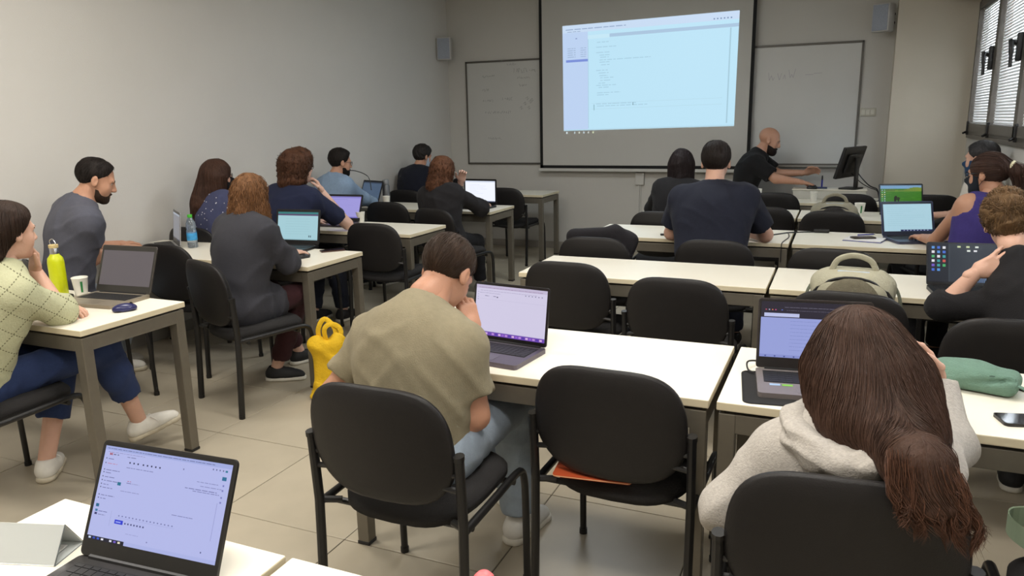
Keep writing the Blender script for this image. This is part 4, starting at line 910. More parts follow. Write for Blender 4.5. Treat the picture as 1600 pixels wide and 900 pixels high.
# ponytail, purple top, mask
def pony(c):
    tie = V3(.0, -.125, .035); fl = lambda P, g, cc: np.where(P[:, 1:2] > -.10, (tie[None]-P)/(np.linalg.norm(tie[None]-P, axis=-1, keepdims=True)+1e-3), g[None]+V3(0, -.25, 0)[None])
    long_hair('brown_pony', (66, 46, 38), [((0, -.095, .03), tie, .04, .018), (tie, (0, -.165, .01), .018, .034), ((0, -.165, .01), (0, -.17, -.13), .034, .022)], n=800, steps=12, ds=.017, rad=.0016, t=.008, flow=fl, bumpy=.002)(c)
    b = MB().tube([c['toW']((.026*math.cos(a), tie[1]-.012-.004*math.sin(a), tie[2]+.026*math.sin(a)))-c['base'] for a in np.linspace(0, 6.283, 17)], .010, 7, cap=False); obj('hair_tie', b.me('hair_tie', cloth_mat('cream_tie', (226, 218, 184)), True), c['root'], label='cream hair tie')
person('person with a ponytail, purple sleeveless top and dark face mask', (.70, 4.80), (.755, 4.93, 1.195), byaw=22, hyaw=58, hp=.10, s=.95, fem=True, skin=TAN, res=1.15, L=dict(w=(.50, 5.20, .785), e=(.545, 5.02, .80), hand=dict(d=(-.3, .9, 0), curl=.3)), Rr=dict(w=(.68, 5.22, .785)),
       top=dict(m=('purple', (62, 52, 116)), sleeve=.0, ease=.010, collar=False, scoop=.02, armhole=True, fold=.002), pants=dict(m=('black_trousers', (24, 24, 28))), shoes=dict(m=('black', (28, 28, 30)), sole=('white', (222, 218, 206))), hair=pony, extras=[face_mask('dark', (28, 34, 42)), glasses], seed=121)
# wristwatch
def watch(c):
    W_ = c['wr']['L']; d = nrm(W_-c['el']['L']); q = W_-d*.03; x = nrm(np.cross(d, (0, 0, 1))); y = np.cross(x, d)
    b = MB().tube([q+(x*math.cos(a)+y*math.sin(a))*.033-c['base'] for a in np.linspace(0, 6.283, 15)], .006, 6, cap=False); b.lathe([(.017, -.004), (.017, .006), (.013, .008)], 14, q+y*.034-c['base']); obj('wristwatch', b.me('wristwatch', mat('steel', (190, 190, 190), .25, 1), True), c['root'])
person('person with a steel wristwatch, cream sleeves and blue face mask, far right', (.86, 6.06), (.895, 6.17, 1.215), byaw=62, hyaw=56, hp=.08, s=.98, skin=LIGHT, res=1.3, L=dict(w=(.66, 6.24, .805), e=(.80, 5.97, .84), hand=dict(d=(-.5, .8, -.1), curl=.3)), Rr=dict(w=(.76, 6.45, .785), e=(.84, 6.32, .84)),
       top=dict(m=('cream', (206, 200, 190)), sleeve=.7, ease=.010), pants=dict(m=('black_trousers', (24, 24, 28))), shoes=dict(m=('black', (28, 28, 30)), sole=('white', (222, 218, 206))), hair=short_hair('dark_grey', (52, 50, 50), t=.012, strands_n=400), extras=[face_mask('blue', (40, 70, 104))], seed=131)
# navy T-shirt, right block
person('broad person in a navy T-shirt leaning on both elbows, from behind', (-.70, 4.66), (-.730, 4.96, 1.252), byaw=0, hyaw=2, hp=.12, hr=0, s=1.04, build=1.10, skin=LIGHT, sw=.195, nk=.028, lean=.012, res=1.0,
       Rr=dict(w=(-.62, 5.24, .79), e=(-.415, 5.04, .79), hand=dict(d=(-.95, .15, 0), curl=.3)), L=dict(w=(-.83, 5.22, .79), e=(-1.00, 4.96, .79), hand=dict(d=(.9, .4, 0), curl=.3)),
       top=dict(m=('dark_navy', (29, 32, 46)), sleeve=.75, ease=.018, flare=.014, fold=.005), pants=dict(m=('dark_jeans', (34, 38, 52))), shoes=dict(m=('black', (28, 28, 30)), sole=('white', (222, 218, 206))), hair=short_hair('espresso', (34, 27, 24), t=.010, top=.010, nape=.01, strands_n=900), seed=141)
# dark straight hair, black top
person('person in a black top with straight dark hair, hand at the cheek, from behind', (-1.20, 6.0), (-1.175, 6.16, 1.17), byaw=0, hyaw=4, hp=.05, s=.95, fem=True, skin=LIGHT, res=1.25, L=dict(w=(-1.30, 6.33, 1.00), e=(-1.44, 6.30, .79), hand=dict(d=(.25, -.1, .9), pn=(.8, -.3, 0), curl=.6)), Rr=dict(w=(-1.02, 6.45, .785)),
       top=dict(m=('black_cotton', (26, 25, 27)), sleeve=1.9, ease=.02), pants=dict(m=('black_trousers', (24, 24, 28))), shoes=dict(m=('black', (28, 28, 30)), sole=('white', (222, 218, 206))), hair=long_hair('black_straight', (34, 26, 27), [((-.055, -.03, .0), (-.06, -.035, -.19), .055, .045), ((.055, -.03, .0), (.06, -.035, -.19), .055, .045), ((0, -.06, .0), (0, -.08, -.20), .075, .055)], n=700, steps=16, ds=.018, rad=.0017, shade=(.7, 1.5)), seed=151)
# presenter
person('bald bearded presenter in a black T-shirt reaching across the teacher table', (-.93, 8.20), (-.68, 8.14, 1.295), byaw=-84, hyaw=-84, hp=.34, s=1.06, build=1.08, skin=OLIVE2, res=1.2, seat=.56, lean=.02, Rr=dict(w=(-.36, 7.93, .90), e=(-.58, 7.90, .93), hand=dict(d=(.95, .0, -.15), curl=.3)), L=dict(w=(-.33, 8.28, .965), e=(-.60, 8.34, .95), hand=dict(d=(.85, 0, .25), pn=(0, -.8, -.5), curl=.5)),
       top=dict(m=('black_tee', (22, 21, 23)), sleeve=.80, ease=.02, flare=.014, hem=.10), pants=dict(m=('dark_jeans', (34, 38, 52))), shoes=dict(m=('black', (28, 28, 30)), sole=('white', (222, 218, 206))), extras=[beard('presenter_beard', (38, 28, 25), .010), brows('presenter_beard', (38, 28, 25))], feet=[(-.48, 8.32, 0, -84), (-.48, 8.12, 0, -84)], group='people at the front', seed=161)
# ============================================================ LAPTOPS
def lp_doc(rng, bgc=(226, 232, 244), side=None, top=(180, 190, 205), line=(150, 160, 180), bar=(70, 74, 90), rows=10):
    R = [(0, 0, 1, 1, bgc), (0, .93, 1, 1, top), (0, .0, 1, .045, bar)]
    if side: R.append((0, .045, .16, .93, side))
    for k in range(rows): R += textline(.22, .85-.07*k, .15+.5*rng.random(), .022, line, rng)
    for k in range(7): R.append((.03+.05*k, .012, .055+.05*k, .035, [(90, 140, 220), (230, 230, 235), (220, 120, 80), (120, 190, 120)][k % 4]))
    return R
def ui_mail(rng):
    bgc = (178, 184, 232); R = [(0, 0, 1, 1, bgc), (0, .955, 1, 1, (160, 170, 222)), (0, 0, .30, .040, (24, 26, 44)), (.30, 0, 1, .040, (170, 178, 228))]
    for k in range(8): R.append((.015+.034*k, .010, .034+.034*k, .030, [(200, 214, 240), (40, 70, 180), (60, 90, 200), (230, 230, 240), (210, 200, 180), (220, 220, 235), (110, 90, 190), (226, 220, 190)][k]))
    R += textline(.02, .972, .85, .012, (96, 104, 150), rng)+textline(.03, .935, .30, .010, (140, 140, 190), rng)
    R += [(.045, .905, .052, .93, (190, 60, 70)), (.052, .908, .058, .922, (60, 70, 90)), (.060, .905, .067, .93, (190, 60, 70))]+textline(.075, .91, .045, .02, (100, 104, 140), rng)
    for k, v in enumerate((.86, .81, .74, .71, .665, .625, .585, .55, .47, .435)): R.append((.022, v, .030, v+.012, (70, 74, 110))); R += textline(.042, v, .05+.03*(k % 3), .013, (110, 112, 160) if k != 1 else (190, 130, 160), rng)
    R += textline(.19, .905, .07, .014, (120, 124, 170), rng)
    for k in range(8): R.append((.215+.033*k+(.01 if k > 2 else 0), .845, .226+.033*k+(.01 if k > 2 else 0), .862, (40, 44, 80)))
    R += textline(.20, .795, .22, .014, (128, 132, 180), rng)+[(.64, .872, .648, .888, (110, 114, 160))]
    R += [(.94, .83, .972, .868, (34, 108, 148)), (.955, .915, .972, .935, (40, 120, 150))]
    for k in range(4): R.append((.86+.025*k, .92, .868+.025*k, .935, (90, 94, 140)))
    for k, v in enumerate((.775, .735)): R += textline(.76+.03*k, v, .16, .012, (130, 134, 184), rng)
    R += textline(.68, .695, .24, .013, (104, 108, 160), rng)+textline(.74, .675, .20, .013, (120, 124, 176), rng)
    for v in (.78, .73, .66, .61): R.append((.952, v-.01, .964, v+.008, (120, 124, 190)))
    R += [(.935, .22, .939, .60, (150, 154, 208)), (.155, .60, .183, .635, (28, 110, 140)), (.155, .17, .158, .33, (160, 166, 214))]
    R += textline(.225, .635, .05, .014, (120, 116, 168), rng)+textline(.23, .655, .03, .012, (170, 90, 130), rng)+textline(.28, .635, .05, .012, (150, 154, 200), rng)+textline(.19, .545, .15, .012, (138, 142, 190), rng)
    R += [(.02, .345, .045, .378, (28, 100, 140)), (.022, .295, .042, .32, (60, 120, 160)), (.022, .262, .042, .285, (60, 60, 110))]+textline(.05, .30, .07, .012, (100, 104, 160), rng)+textline(.05, .265, .06, .012, (120, 124, 170), rng)
    R += [(.195, .205, .262, .248, (40, 56, 206)), (.205, .219, .245, .232, (150, 164, 240))]
    for k in range(16): R.append((.215+.028*k, .285-.0 , .225+.028*k, .297, (110, 114, 166)))
    for k in range(7): R.append((.275+.024*k, .215, .286+.024*k, .232, (70, 74, 120)))
    R += [(.20, .268, .66, .271, (158, 164, 214))]+textline(.30, .12, .10, .010, (150, 154, 204), rng)+textline(.62, .40, .16, .012, (120, 124, 176), rng)+[(.88, .085, .888, .10, (70, 74, 130)), (.47, .075, .478, .088, (110, 114, 166))]
    return R
def ui_mac(rng):
    R = [(0, 0, 1, 1, (212, 206, 232)), (0, .93, 1, 1, (196, 186, 214)), (0, 0, 1, .075, (112, 74, 176)), (0, .075, 1, .082, (180, 170, 210))]
    for k in range(20): R.append((.02+.048*k, .018, .055+.048*k, .055, [(150, 100, 210), (190, 140, 220), (90, 60, 170), (220, 180, 230)][k % 4]))
    R += textline(.04, .945, .9, .014, (150, 120, 160), rng)+textline(.06, .885, .8, .012, (160, 150, 186), rng)+textline(.05, .84, .3, .012, (150, 146, 180), rng)+textline(.13, .78, .06, .02, (120, 116, 150), rng)+textline(.25, .78, .04, .02, (120, 116, 150), rng)
    R += [(.30, .765, .32, .785, (70, 70, 100)), (.02, .72, .98, .723, (184, 178, 210))]
    for v in (.85, .80, .75, .70): R.append((.025, v, .04, v+.01, (150, 146, 186)))
    for k in range(6): R.append((.70+.045*k, .855, .715+.045*k, .872, (120, 116, 150)))
    return R
def ui_dark(rng):
    R = [(0, 0, 1, 1, (156, 166, 224)), (0, .72, 1, 1, (44, 40, 52)), (.03, .735, .36, .80, (196, 202, 240)), (0, 0, 1, .05, (140, 150, 212))]
    for k in range(6): R.append((.04+.03*k, .85, .053+.03*k, .868, [(200, 90, 110), (180, 180, 210), (220, 130, 90), (200, 80, 140), (120, 130, 200), (90, 110, 200)][k]))
    R += textline(.22, .905, .7, .014, (120, 116, 134), rng)+textline(.24, .85, .6, .012, (110, 106, 126), rng)
    for k in range(9): R += textline(.28, .66-.065*k, .68, .010, (120, 132, 196), rng)
    for k in range(8): R.append((.05+.09*k, .012, .065+.09*k, .034, (70, 80, 150)))
    return R
def ui_teal(rng):
    R = [(0, 0, 1, 1, (170, 212, 222)), (0, .93, 1, 1, (56, 130, 130)), (0, .87, 1, .93, (90, 74, 110)), (0, 0, 1, .03, (140, 180, 190))]
    for k in range(7): R += textline(.2, .75-.09*k, .6, .014, (150, 192, 202), rng)
    R.append((.78, .10, .80, .17, (60, 80, 90))); R.append((.82, .10, .84, .17, (60, 80, 90))); return R
def ui_violet(rng): return [(0, 0, 1, 1, (164, 158, 226)), (0, .93, 1, 1, (140, 132, 206))]+textline(.1, .85, .5, .02, (130, 124, 200), rng)+textline(.1, .6, .7, .012, (150, 144, 214), rng)+[(0, 0, 1, .05, (120, 112, 190))]
def ui_white(rng): return [(0, 0, 1, 1, (238, 242, 252)), (0, .94, 1, 1, (206, 214, 230)), (0, 0, 1, .05, (70, 76, 96))]+sum([textline(.15, .82-.07*k, .2+.4*rng.random(), .016, (196, 202, 220), rng) for k in range(7)], [])+[(.02+.05*k, .012, .05+.05*k, .036, (210, 214, 220)) for k in range(9)]
def ui_blue(rng): return [(0, 0, 1, 1, (176, 214, 228)), (.0, .0, .34, .02, (176, 214, 228)), (.34, .0, 1, .06, (38, 50, 92))]+sum([textline(.08, .88-.075*k, .3+.5*rng.random(), .012, (146, 190, 208), rng) for k in range(10)], [])+[(.40+.07*k, .018, .425+.07*k, .042, (190, 200, 230)) for k in range(8)]
def ui_meadow(rng):
    R = [(0, 0, 1, 1, (58, 118, 28)), (0, .86, 1, 1, (120, 160, 196)), (0, .74, 1, .80, (104, 140, 48))]
    for k in range(14): u = k/14; R.append((u, .76, u+.075, .80+.04*math.sin(k*.7)+.10*u, (70+4*k, 104+3*k, 50)))
    for k in range(40): u, v = rng.random(), rng.random()*.72; R.append((u*.92, v, u*.92+.05+.1*rng.random(), v+.012, rng.choice([(66, 128, 32), (48, 104, 26), (80, 138, 40)])))
    R += [(.33, .25, .38, .52, (30, 28, 26)), (.36, .38, .46, .50, (34, 30, 28)), (.42, .26, .45, .44, (30, 28, 26)), (.35, .5, .40, .56, (36, 32, 30)), (.44, .42, .48, .47, (40, 36, 30)), (.34, .22, .44, .25, (90, 84, 50))]
    for k in range(8):
        for j in range(2): R.append((.03+.06*j, .15+.09*k, .055+.06*j, .19+.09*k, rng.choice([(200, 214, 220), (150, 180, 210), (220, 200, 150), (120, 190, 140)])))
    R += [(0, 0, 1, .05, (30, 50, 60)), (.30, .01, .33, .04, (200, 220, 230))]; return R
def ui_desktop(rng):
    R = [(0, 0, 1, 1, (50, 56, 64)), (0, .0, .28, 1, (36, 40, 48)), (.28, .0, .30, 1, (60, 66, 74))]
    for k in range(26): R.append((.46+.021*k, .02, .467+.021*k, .06+.03*k, (116, 150, 196)))
    for k in range(6):
        for j in range(3 if k < 5 else 2): R.append((.05+.075*j, .86-.115*k, .09+.075*j, .925-.115*k, rng.choice([(70, 110, 210), (80, 180, 110), (210, 90, 80), (230, 230, 235), (90, 150, 220), (120, 90, 200), (60, 160, 160)])))
    for u, v in ((.40, .90), (.52, .90), (.64, .90), (.53, .80), (.62, .80), (.56, .26), (.66, .26), (.62, .38), (.72, .26)): R.append((u, v, u+.045, v+.045, rng.choice([(230, 236, 226), (210, 220, 170), (236, 238, 240)])))
    R.append((0, 0, 1, .022, (26, 28, 34))); return R
def laptop(label, x, y, yaw, w, lean, h, ui, base=(60, 60, 62), lid=(40, 40, 42), keys=(28, 28, 30), em='screen_light', strength=.9, dep=None, bez=(.028, .018, .014), z=TZ, extra=None, metal=.4, light=True):
    t = thing('laptop', label, 'laptop', (x, y, z), yaw, 'open laptops'); dep = dep or w*.70; mb = mat('laptop_%d_%d_%d' % base, base, .38, metal, noise=(40, .03)); ml = mat('laptop_%d_%d_%d' % lid, lid, .4, .1, noise=(40, .03))
    H_ = .0165; obj('base', MB().prism(rrect(w, dep, .012, 4, 0, -dep/2+.004), .0005, H_).me('base', mb), t)
    kb = MB(); kw, kd = w*.86, dep*.42; n = 14; pw, pd = kw/n, kd/5.2
    for r in range(6):
        k = 0
        while k < n:
            span = 5 if (r == 0 and k == 4) else (2 if (r in (1, 2, 3) and k == n-2) else 1); hgt = pd*(.55 if r == 5 else 1)
            x0 = -kw/2+pw*k; y0 = -dep*.55+pd*r; kb.box((x0+.0008, y0+.0008, H_-.001), (x0+pw*span-.0008, y0+hgt-.0012, H_+.0016)); k += span
    obj('keyboard', kb.me('keyboard', mat('keys_%d' % keys[0], keys, .5)), t, kind='stuff')
    obj('keyboard_well', MB().box((-kw/2-.003, -dep*.55-.003, H_-.001), (kw/2+.003, -dep*.55+pd*5.6+.002, H_+.0004)).me('keyboard_well', mat('key_well', (18, 18, 19), .6)), t)
    obj('touchpad', MB().prism(rrect(w*.34, dep*.26, .004, 3, 0, -dep*.78), H_-.0005, H_+.0005).me('touchpad', mat('pad_%d' % base[0], tuple(int(c*.9) for c in base), .3, metal*.6)), t)
    R = Matrix.Rotation(-lean, 4, 'X'); hz = H_+.002
    lidm = MB().prism(rrect(w, h, .010, 4, 0, h/2), -.006, 0); M4 = Matrix.Translation((0, 0, hz)) @ R @ Matrix.Rotation(math.pi/2, 4, 'X')
    lidm.v = [tuple(M4 @ Vector(v)) for v in lidm.v]; lo = obj('lid', lidm.me('lid', ml), t)
    obj('hinge', MB().tube([(-w*.42, .001, hz-.002), (w*.42, .001, hz-.002)], .006, 8).me('hinge', mat('hinge_dark', (26, 26, 28), .4, .3)), t)
    bt, bs, bb = bez[1], bez[2], bez[0]; q = [(-w/2+bs, bb), (w/2-bs, bb), (w/2-bs, h-bt), (-w/2+bs, h-bt)]; M5 = M4
    cs = [V3(M5 @ Vector((a, b, .0006))) for a, b in q]; nn = V3((M5.to_3x3() @ Vector((0, 0, 1))))
    bz = [V3(M5 @ Vector((a, b, .0003))) for a, b in ((-w/2+.004, .004), (w/2-.004, .004), (w/2-.004, h-.004), (-w/2+.004, h-.004))]
    obj('bezel', mesh('bezel', bz, [(0, 1, 2, 3)], mat('bezel_%d' % lid[2], tuple(int(c*.6) for c in lid), .35)), lo)
    obj('display', print_mesh('display', cs, ui, emis(em, strength), nn, .00022), lo)
    if extra: extra(t, w, dep, H_)
    return t
rr = random.Random
laptop('black laptop showing a mail page, nearest of all at the bottom left', -1.105, .848, .07, .312, .43, .212, ui_mail(rr(1)), (44, 42, 42), (34, 32, 31), strength=.98, bez=(.030, .010, .008))
laptop('grey laptop with dimmed screen on the nearest left table', -3.165, 2.515, .083, .336, .36, .232, [(0, 0, 1, 1, (112, 104, 106)), (.1, .9, .9, .903, (120, 112, 114))], (150, 140, 124), (66, 62, 58), bez=(.034, .026, .012), strength=.75)
laptop('silver laptop seen almost edge-on beside the water bottle', -4.17, 3.785, -.62, .327, .10, .224, lp_doc(rr(3), (150, 150, 156)), (170, 168, 166), (150, 150, 152), metal=.6, strength=.7)
laptop('black laptop with teal window in front of the charcoal cardigan', -3.314, 4.00, .103, .336, .215, .233, ui_teal(rr(4)), (36, 36, 38), (28, 28, 30))
laptop('laptop glowing violet in front of the curly-haired navy T-shirt', -3.754, 5.11, .049, .333, .40, .228, ui_violet(rr(5)), (90, 84, 92), (34, 32, 40))
laptop('dark laptop turned to the light blue shirt, by the grey thermos', -4.40, 6.46, -.35, .33, .36, .228, lp_doc(rr(6), (84, 104, 130), None, (60, 72, 92), (100, 120, 144)), (44, 44, 48), (30, 30, 34), strength=.7)
laptop('black laptop with bright white page in front of the black jacket', -3.15, 6.50, -.05, .35, .02, .245, ui_white(rr(7)), (40, 40, 46), (22, 22, 24), strength=1.05)
laptop('slim grey laptop with a violet dock on screen, beside the khaki T-shirt', -1.055, 2.371, -.121, .309, .17, .209, ui_mac(rr(8)), (104, 98, 108), (34, 32, 36), bez=(.016, .010, .008), metal=.7, strength=.95)
def hood_extra(t, w, dep, H_):
    for nm, x0, c in (('blue sticker', -.13, (150, 176, 206)), ('green sticker', -.095, (120, 180, 60))): obj('sticker', MB().box((x0, -dep*.68, H_-.0005), (x0+.030, -dep*.615, H_+.0006)).me('sticker', mat('sticker_%d' % c[0], c, .4)), t, label=nm)
laptop('open laptop with dark browser bar, half hidden by the long brown hair', -.040, 2.41, .13, .331, .09, .222, ui_dark(rr(9)), (136, 128, 126), (58, 52, 52), bez=(.036, .010, .009), extra=hood_extra, strength=.9)
laptop('tablet with a desktop full of icons on its stand, right edge', .560, 3.90, .10, .315, .42, .205, ui_desktop(rr(10)), (40, 42, 46), (30, 32, 36), bez=(.014, .006, .006), strength=.9)
laptop('blue-grey laptop with pale page beside the notebook and phone', .438, 5.465, .36, .333, .33, .228, ui_blue(rr(11)), (72, 76, 98), (52, 60, 96), bez=(.030, .018, .014))
laptop('laptop with a green meadow wallpaper, behind the blue-grey one', .475, 6.80, .26, .335, .30, .232, ui_meadow(rr(12)), (44, 44, 48), (26, 30, 38), bez=(.024, .014, .012))

# ============================================================ SMALL THINGS
def cup(label, x, y, z=TZ, s=1., mark=None, rz=0):
    t = thing('paper_cup', label, 'cup', (x, y, z), rz, 'white paper cups'); m = mat('paper_white', (228, 226, 216), .7, noise=(40, .02))
    obj('cup_wall', MB().lathe([(.026*s, 0), (.027*s, .004), (.036*s, .088*s), (.038*s, .091*s), (.036*s, .094*s), (.034*s, .090*s), (.025*s, .01*s)], 24).me('cup_wall', m, True), t)
    if mark:
        V = []; F = []; n = 4
        for i in range(n+1):
            a = -math.pi/2-.15+.30*i/n
            for zz in (.022, .076): r = (.027+.009*zz/.088)*s+.0006; V.append((r*math.cos(a), r*math.sin(a), zz*s))
        F = [(2*i, 2*i+2, 2*i+3, 2*i+1) for i in range(n)]; obj('green_mark', mesh('green_mark', V, F, mat('cup_green', mark, .6)), t)
    return t
cup('white paper cup with a green mark beside the light green bottle', -3.375, 2.455, s=1.0, mark=(40, 120, 62), rz=math.radians(62))
t = thing('cup_sleeve', 'small black coaster under the nearest paper cup', 'coaster', (-3.405, 2.395, TZ)); obj('disc', MB().lathe([(.030, .001), (.033, .004), (.033, .014), (.028, .016)], 20).me('disc', m_black, True), t)
cup('white paper cup next to the violet-lit laptop', -3.60, 5.16)
cup('white paper cup before the grey thermos at the far left', -4.13, 6.38)
cup('white paper cup half hidden behind the khaki person\'s hand', -1.33, 2.50, s=1.05)
cup('white paper cup at the navy person\'s left elbow', -1.06, 5.26, mark=(150, 150, 146))
cup('white paper cup behind the navy person\'s shoulder, on the teacher table', -.735, 7.86, mark=(150, 176, 186))
cup('white paper cup with green print beside the dark rucksack', .165, 6.62, s=1.1, mark=(110, 140, 110), rz=.3)
cup('small white paper cup before the monitor on the teacher table', -.215, 7.70, s=.95)
# light green bottle
t = thing('bottle', 'light green metal bottle with a steel and wood cap on the nearest left table', 'bottle', (-3.50, 2.435, TZ)); 
obj('flask', MB().lathe([(.034, 0), (.037, .006), (.037, .165), (.034, .185), (.022, .200), (.020, .206)], 28).me('flask', mat('lime_paint', (196, 204, 6), .38, noise=(60, .03)), True), t)
obj('neck', MB().lathe([(.0195, .204), (.0195, .232), (.018, .236)], 20).me('neck', mat('steel', (190, 190, 190), .25, 1), True), t)
obj('cap', MB().lathe([(.021, .236), (.0215, .250), (.019, .252)], 20).me('cap', mat('bamboo', (206, 184, 130), .6, noise=(30, .1)), True), t)
obj('cap_loop', MB().tube(smooth_path([(-.018, 0, .245), (-.022, 0, .268), (-.006, .004, .278), (.016, 0, .262), (.019, 0, .248)], 4), .0022, 6).me('cap_loop', mat('steel', (190, 190, 190), .25, 1), True), t)
# water bottle
t = thing('water_bottle', 'clear plastic water bottle with green cap and blue label', 'bottle', (-4.00, 3.765, TZ)); m_pet = mat('clear_plastic', (214, 228, 240), .08, trans=.85, alpha=.9)
obj('bottle_body', MB().lathe([(.028, 0), (.033, .006), (.033, .05), (.031, .055), (.033, .06), (.033, .115), (.029, .125), (.033, .14), (.031, .165), (.018, .195), (.014, .203), (.014, .212)], 24).me('bottle_body', m_pet, True), t)
obj('paper_label', MB().lathe([(.0335, .052), (.0338, .053), (.0338, .100), (.0335, .101)], 24).me('paper_label', mat('label_blue', (60, 150, 206), .5, noise=(35, .3)), True), t)
obj('cap', MB().lathe([(.0155, .205), (.0160, .207), (.0160, .222), (.0145, .225)], 20).me('cap', mat('cap_green', (70, 180, 50), .45), True), t)
# grey thermos
t = thing('thermos', 'tall grey thermos behind the dark laptop at the far left', 'thermos', (-4.25, 6.57, TZ)); obj('flask', MB().lathe([(.036, 0), (.038, .006), (.038, .175), (.030, .19)], 20).me('flask', mat('thermos_grey', (104, 106, 108), .4, .3), True), t); obj('lid', MB().lathe([(.030, .19), (.033, .193), (.033, .235), (.028, .242)], 20).me('lid', mat('thermos_lid', (134, 136, 138), .4, .3), True), t)
# mice
def mouse(label, x, y, rz, rgb, z=TZ):
    t = thing('computer_mouse', label, 'mouse', (x, y, z), rz); c = V3(0, 0, 0); V, Q = sdf([('u', el((0, 0, .012), (.030, .052, .024)), .01)], .004, None, [(V3(0, 0, .001), V3(0, 0, -1))], smooth=1)
    obj('mouse_shell', npmesh('mouse_shell', V, Q, mat('mouse_%d' % rgb[2], rgb, .3)), t); obj('scroll_wheel', MB().tube([(-.004, .028, .031), (.004, .028, .031)], .007, 10).me('scroll_wheel', m_black, True), t)
    obj('underside', MB().prism([(x*.92, y*.92) for x, y in rrect(.058, .10, .028, 5)], .0002, .006).me('underside', m_black), t)
mouse('glossy blue-black mouse beside the dimmed laptop on the nearest left table', -2.895, 2.30, -.6, (34, 36, 84)); mouse('black mouse under the hand of the charcoal cardigan', -2.995, 3.66, -.3, (30, 30, 30)); mouse('black mouse by the presenter\'s hand on the console', -.24, 7.90, -1.4, (32, 32, 34), TZ+.0955)
# phones
def phone(label, x, y, rz, rgb=(20, 20, 22), scr=((30, 30, 36),), z=TZ, s=1., em=.6):
    t = thing('phone', label, 'phone', (x, y, z), rz); obj('phone_case', MB().prism(rrect(.074*s, .152*s, .010*s), .0003, .0085).me('phone_case', mat('phone_%d' % rgb[0], rgb, .35)), t)
    obj('phone_screen', MB().prism(rrect(.069*s, .147*s, .008*s), .0085, .0090).me('phone_screen', mat('phone_glass_%d' % scr[0][0], scr[0], .08, spec=.8)), t); return t
phone('brown-edged phone beside the charcoal cardigan\'s mouse', -2.975, 3.93, -.72, (70, 44, 36), ((40, 30, 30),))
phone('black phone lying on the notebook', .165, 5.31, -1.15, (60, 52, 44), ((66, 58, 50),), z=TZ+.0135, s=.95)
phone('black phone mirroring the window light at the right edge, below the green pouch', .505, 2.225, -1.33, (24, 22, 22), ((12, 12, 14),), s=1.05)
phone('blue-edged phone under the elbow of the pale green cardigan', -3.10, 2.165, -1.2, (70, 96, 130), ((92, 100, 108),))
# notebook and pen
t = thing('notebook', 'white notebook with blue cover on the table of the purple top', 'notebook', (.175, 5.31, TZ), -.25)
obj('cover', MB().box((-.115, -.085, .0005), (.115, .085, .004), bev=.001).me('cover', mat('notebook_blue', (52, 62, 140), .5)), t); obj('pages', MB().box((-.11, -.08, .004), (.112, .082, .0128), bev=.001).me('pages', mat('page_white', (226, 224, 222), .8)), t)
t = thing('pen', 'blue pen lying across the phone on the notebook', 'pen', (.185, 5.385, TZ+.0265), .55); obj('barrel', MB().tube([(-.06, 0, 0), (.05, 0, 0)], .0042, 8).me('barrel', mat('pen_blue', (40, 44, 140), .35)), t); obj('tip', MB().tube([(.05, 0, 0), (.064, 0, 0)], [.004, .001], 8).me('tip', m_black), t)
# laptop sleeve below the hoodie person's laptop
t = thing('laptop_sleeve', 'black padded sleeve under the half-hidden laptop of the front row', 'sleeve', (-.045, 2.27, TZ-.0005), .13); obj('sleeve_body', MB().prism(rrect(.365, .285, .02), .0005, .0022).me('sleeve_body', mat('black_felt', (24, 23, 24), .9)), t); obj('piping', MB().tube([(x, y, .0014) for x, y in rrect(.365, .285, .02)+rrect(.365, .285, .02)[:1]], .003, 6).me('piping', mat('black_felt', (24, 23, 24), .9), True), t)
# green pouch
t = thing('pouch', 'sage green zip pouch with a strap on the right front table', 'pouch', (.405, 2.47, TZ), -.30); m_sage = cloth_mat('sage', (104, 134, 118), (30, .08), (200, .4))
V, Q = sdf([('u', bx((0, 0, .032), (.115, .065, .030), None, .028), .02), ('u', el((-.03, .0, .05), (.075, .05, .018)), .03), ('s', rc((-.02, -.075, .035), (.12, -.04, .055), .006, .006), .01)], .006, folds(4, .006, 30), [(V3(0, 0, .001), V3(0, 0, -1))], smooth=1)
obj('pouch_body', npmesh('pouch_body', V, Q, m_sage), t)
obj('zip', MB().tube([(-.01, -.066, .045), (.05, -.055, .060), (.105, -.030, .052)], .003, 6).me('zip', mat('zip_dark', (52, 78, 66), .6), True), t)
sb = MB(); pth = smooth_path([(.10, -.03, .04), (.14, -.045, .03), (.20, -.06, .012), (.27, -.07, .006)], 4)
for a, b in zip(pth, pth[1:]): sb.add([a+V3(0, -.010, 0), b+V3(0, -.010, 0), b+V3(0, .010, 0), a+V3(0, .010, 0), a+V3(0, -.010, .003), b+V3(0, -.010, .003), b+V3(0, .010, .003), a+V3(0, .010, .003)], [(0, 3, 2, 1), (4, 5, 6, 7), (0, 1, 5, 4), (2, 3, 7, 6)])
obj('strap', sb.me('strap', m_sage), t)
# orange folder
t = thing('folder', 'orange document folder lying on the seat of the empty front chair', 'folder', (-.645, 2.16, .4745), .12); mo = mat('orange_card', (196, 84, 44), .55, noise=(12, .06))
obj('folder_cover', MB().prism(rrect(.24, .33, .012), 0, .006).me('folder_cover', mo), t); obj('page_edge', MB().prism(rrect(.236, .326, .010), .0015, .0045).prism(rrect(.2415, .3315, .012), .0022, .0038).me('page_edge', mat('page_cream', (226, 196, 150), .8)), t)
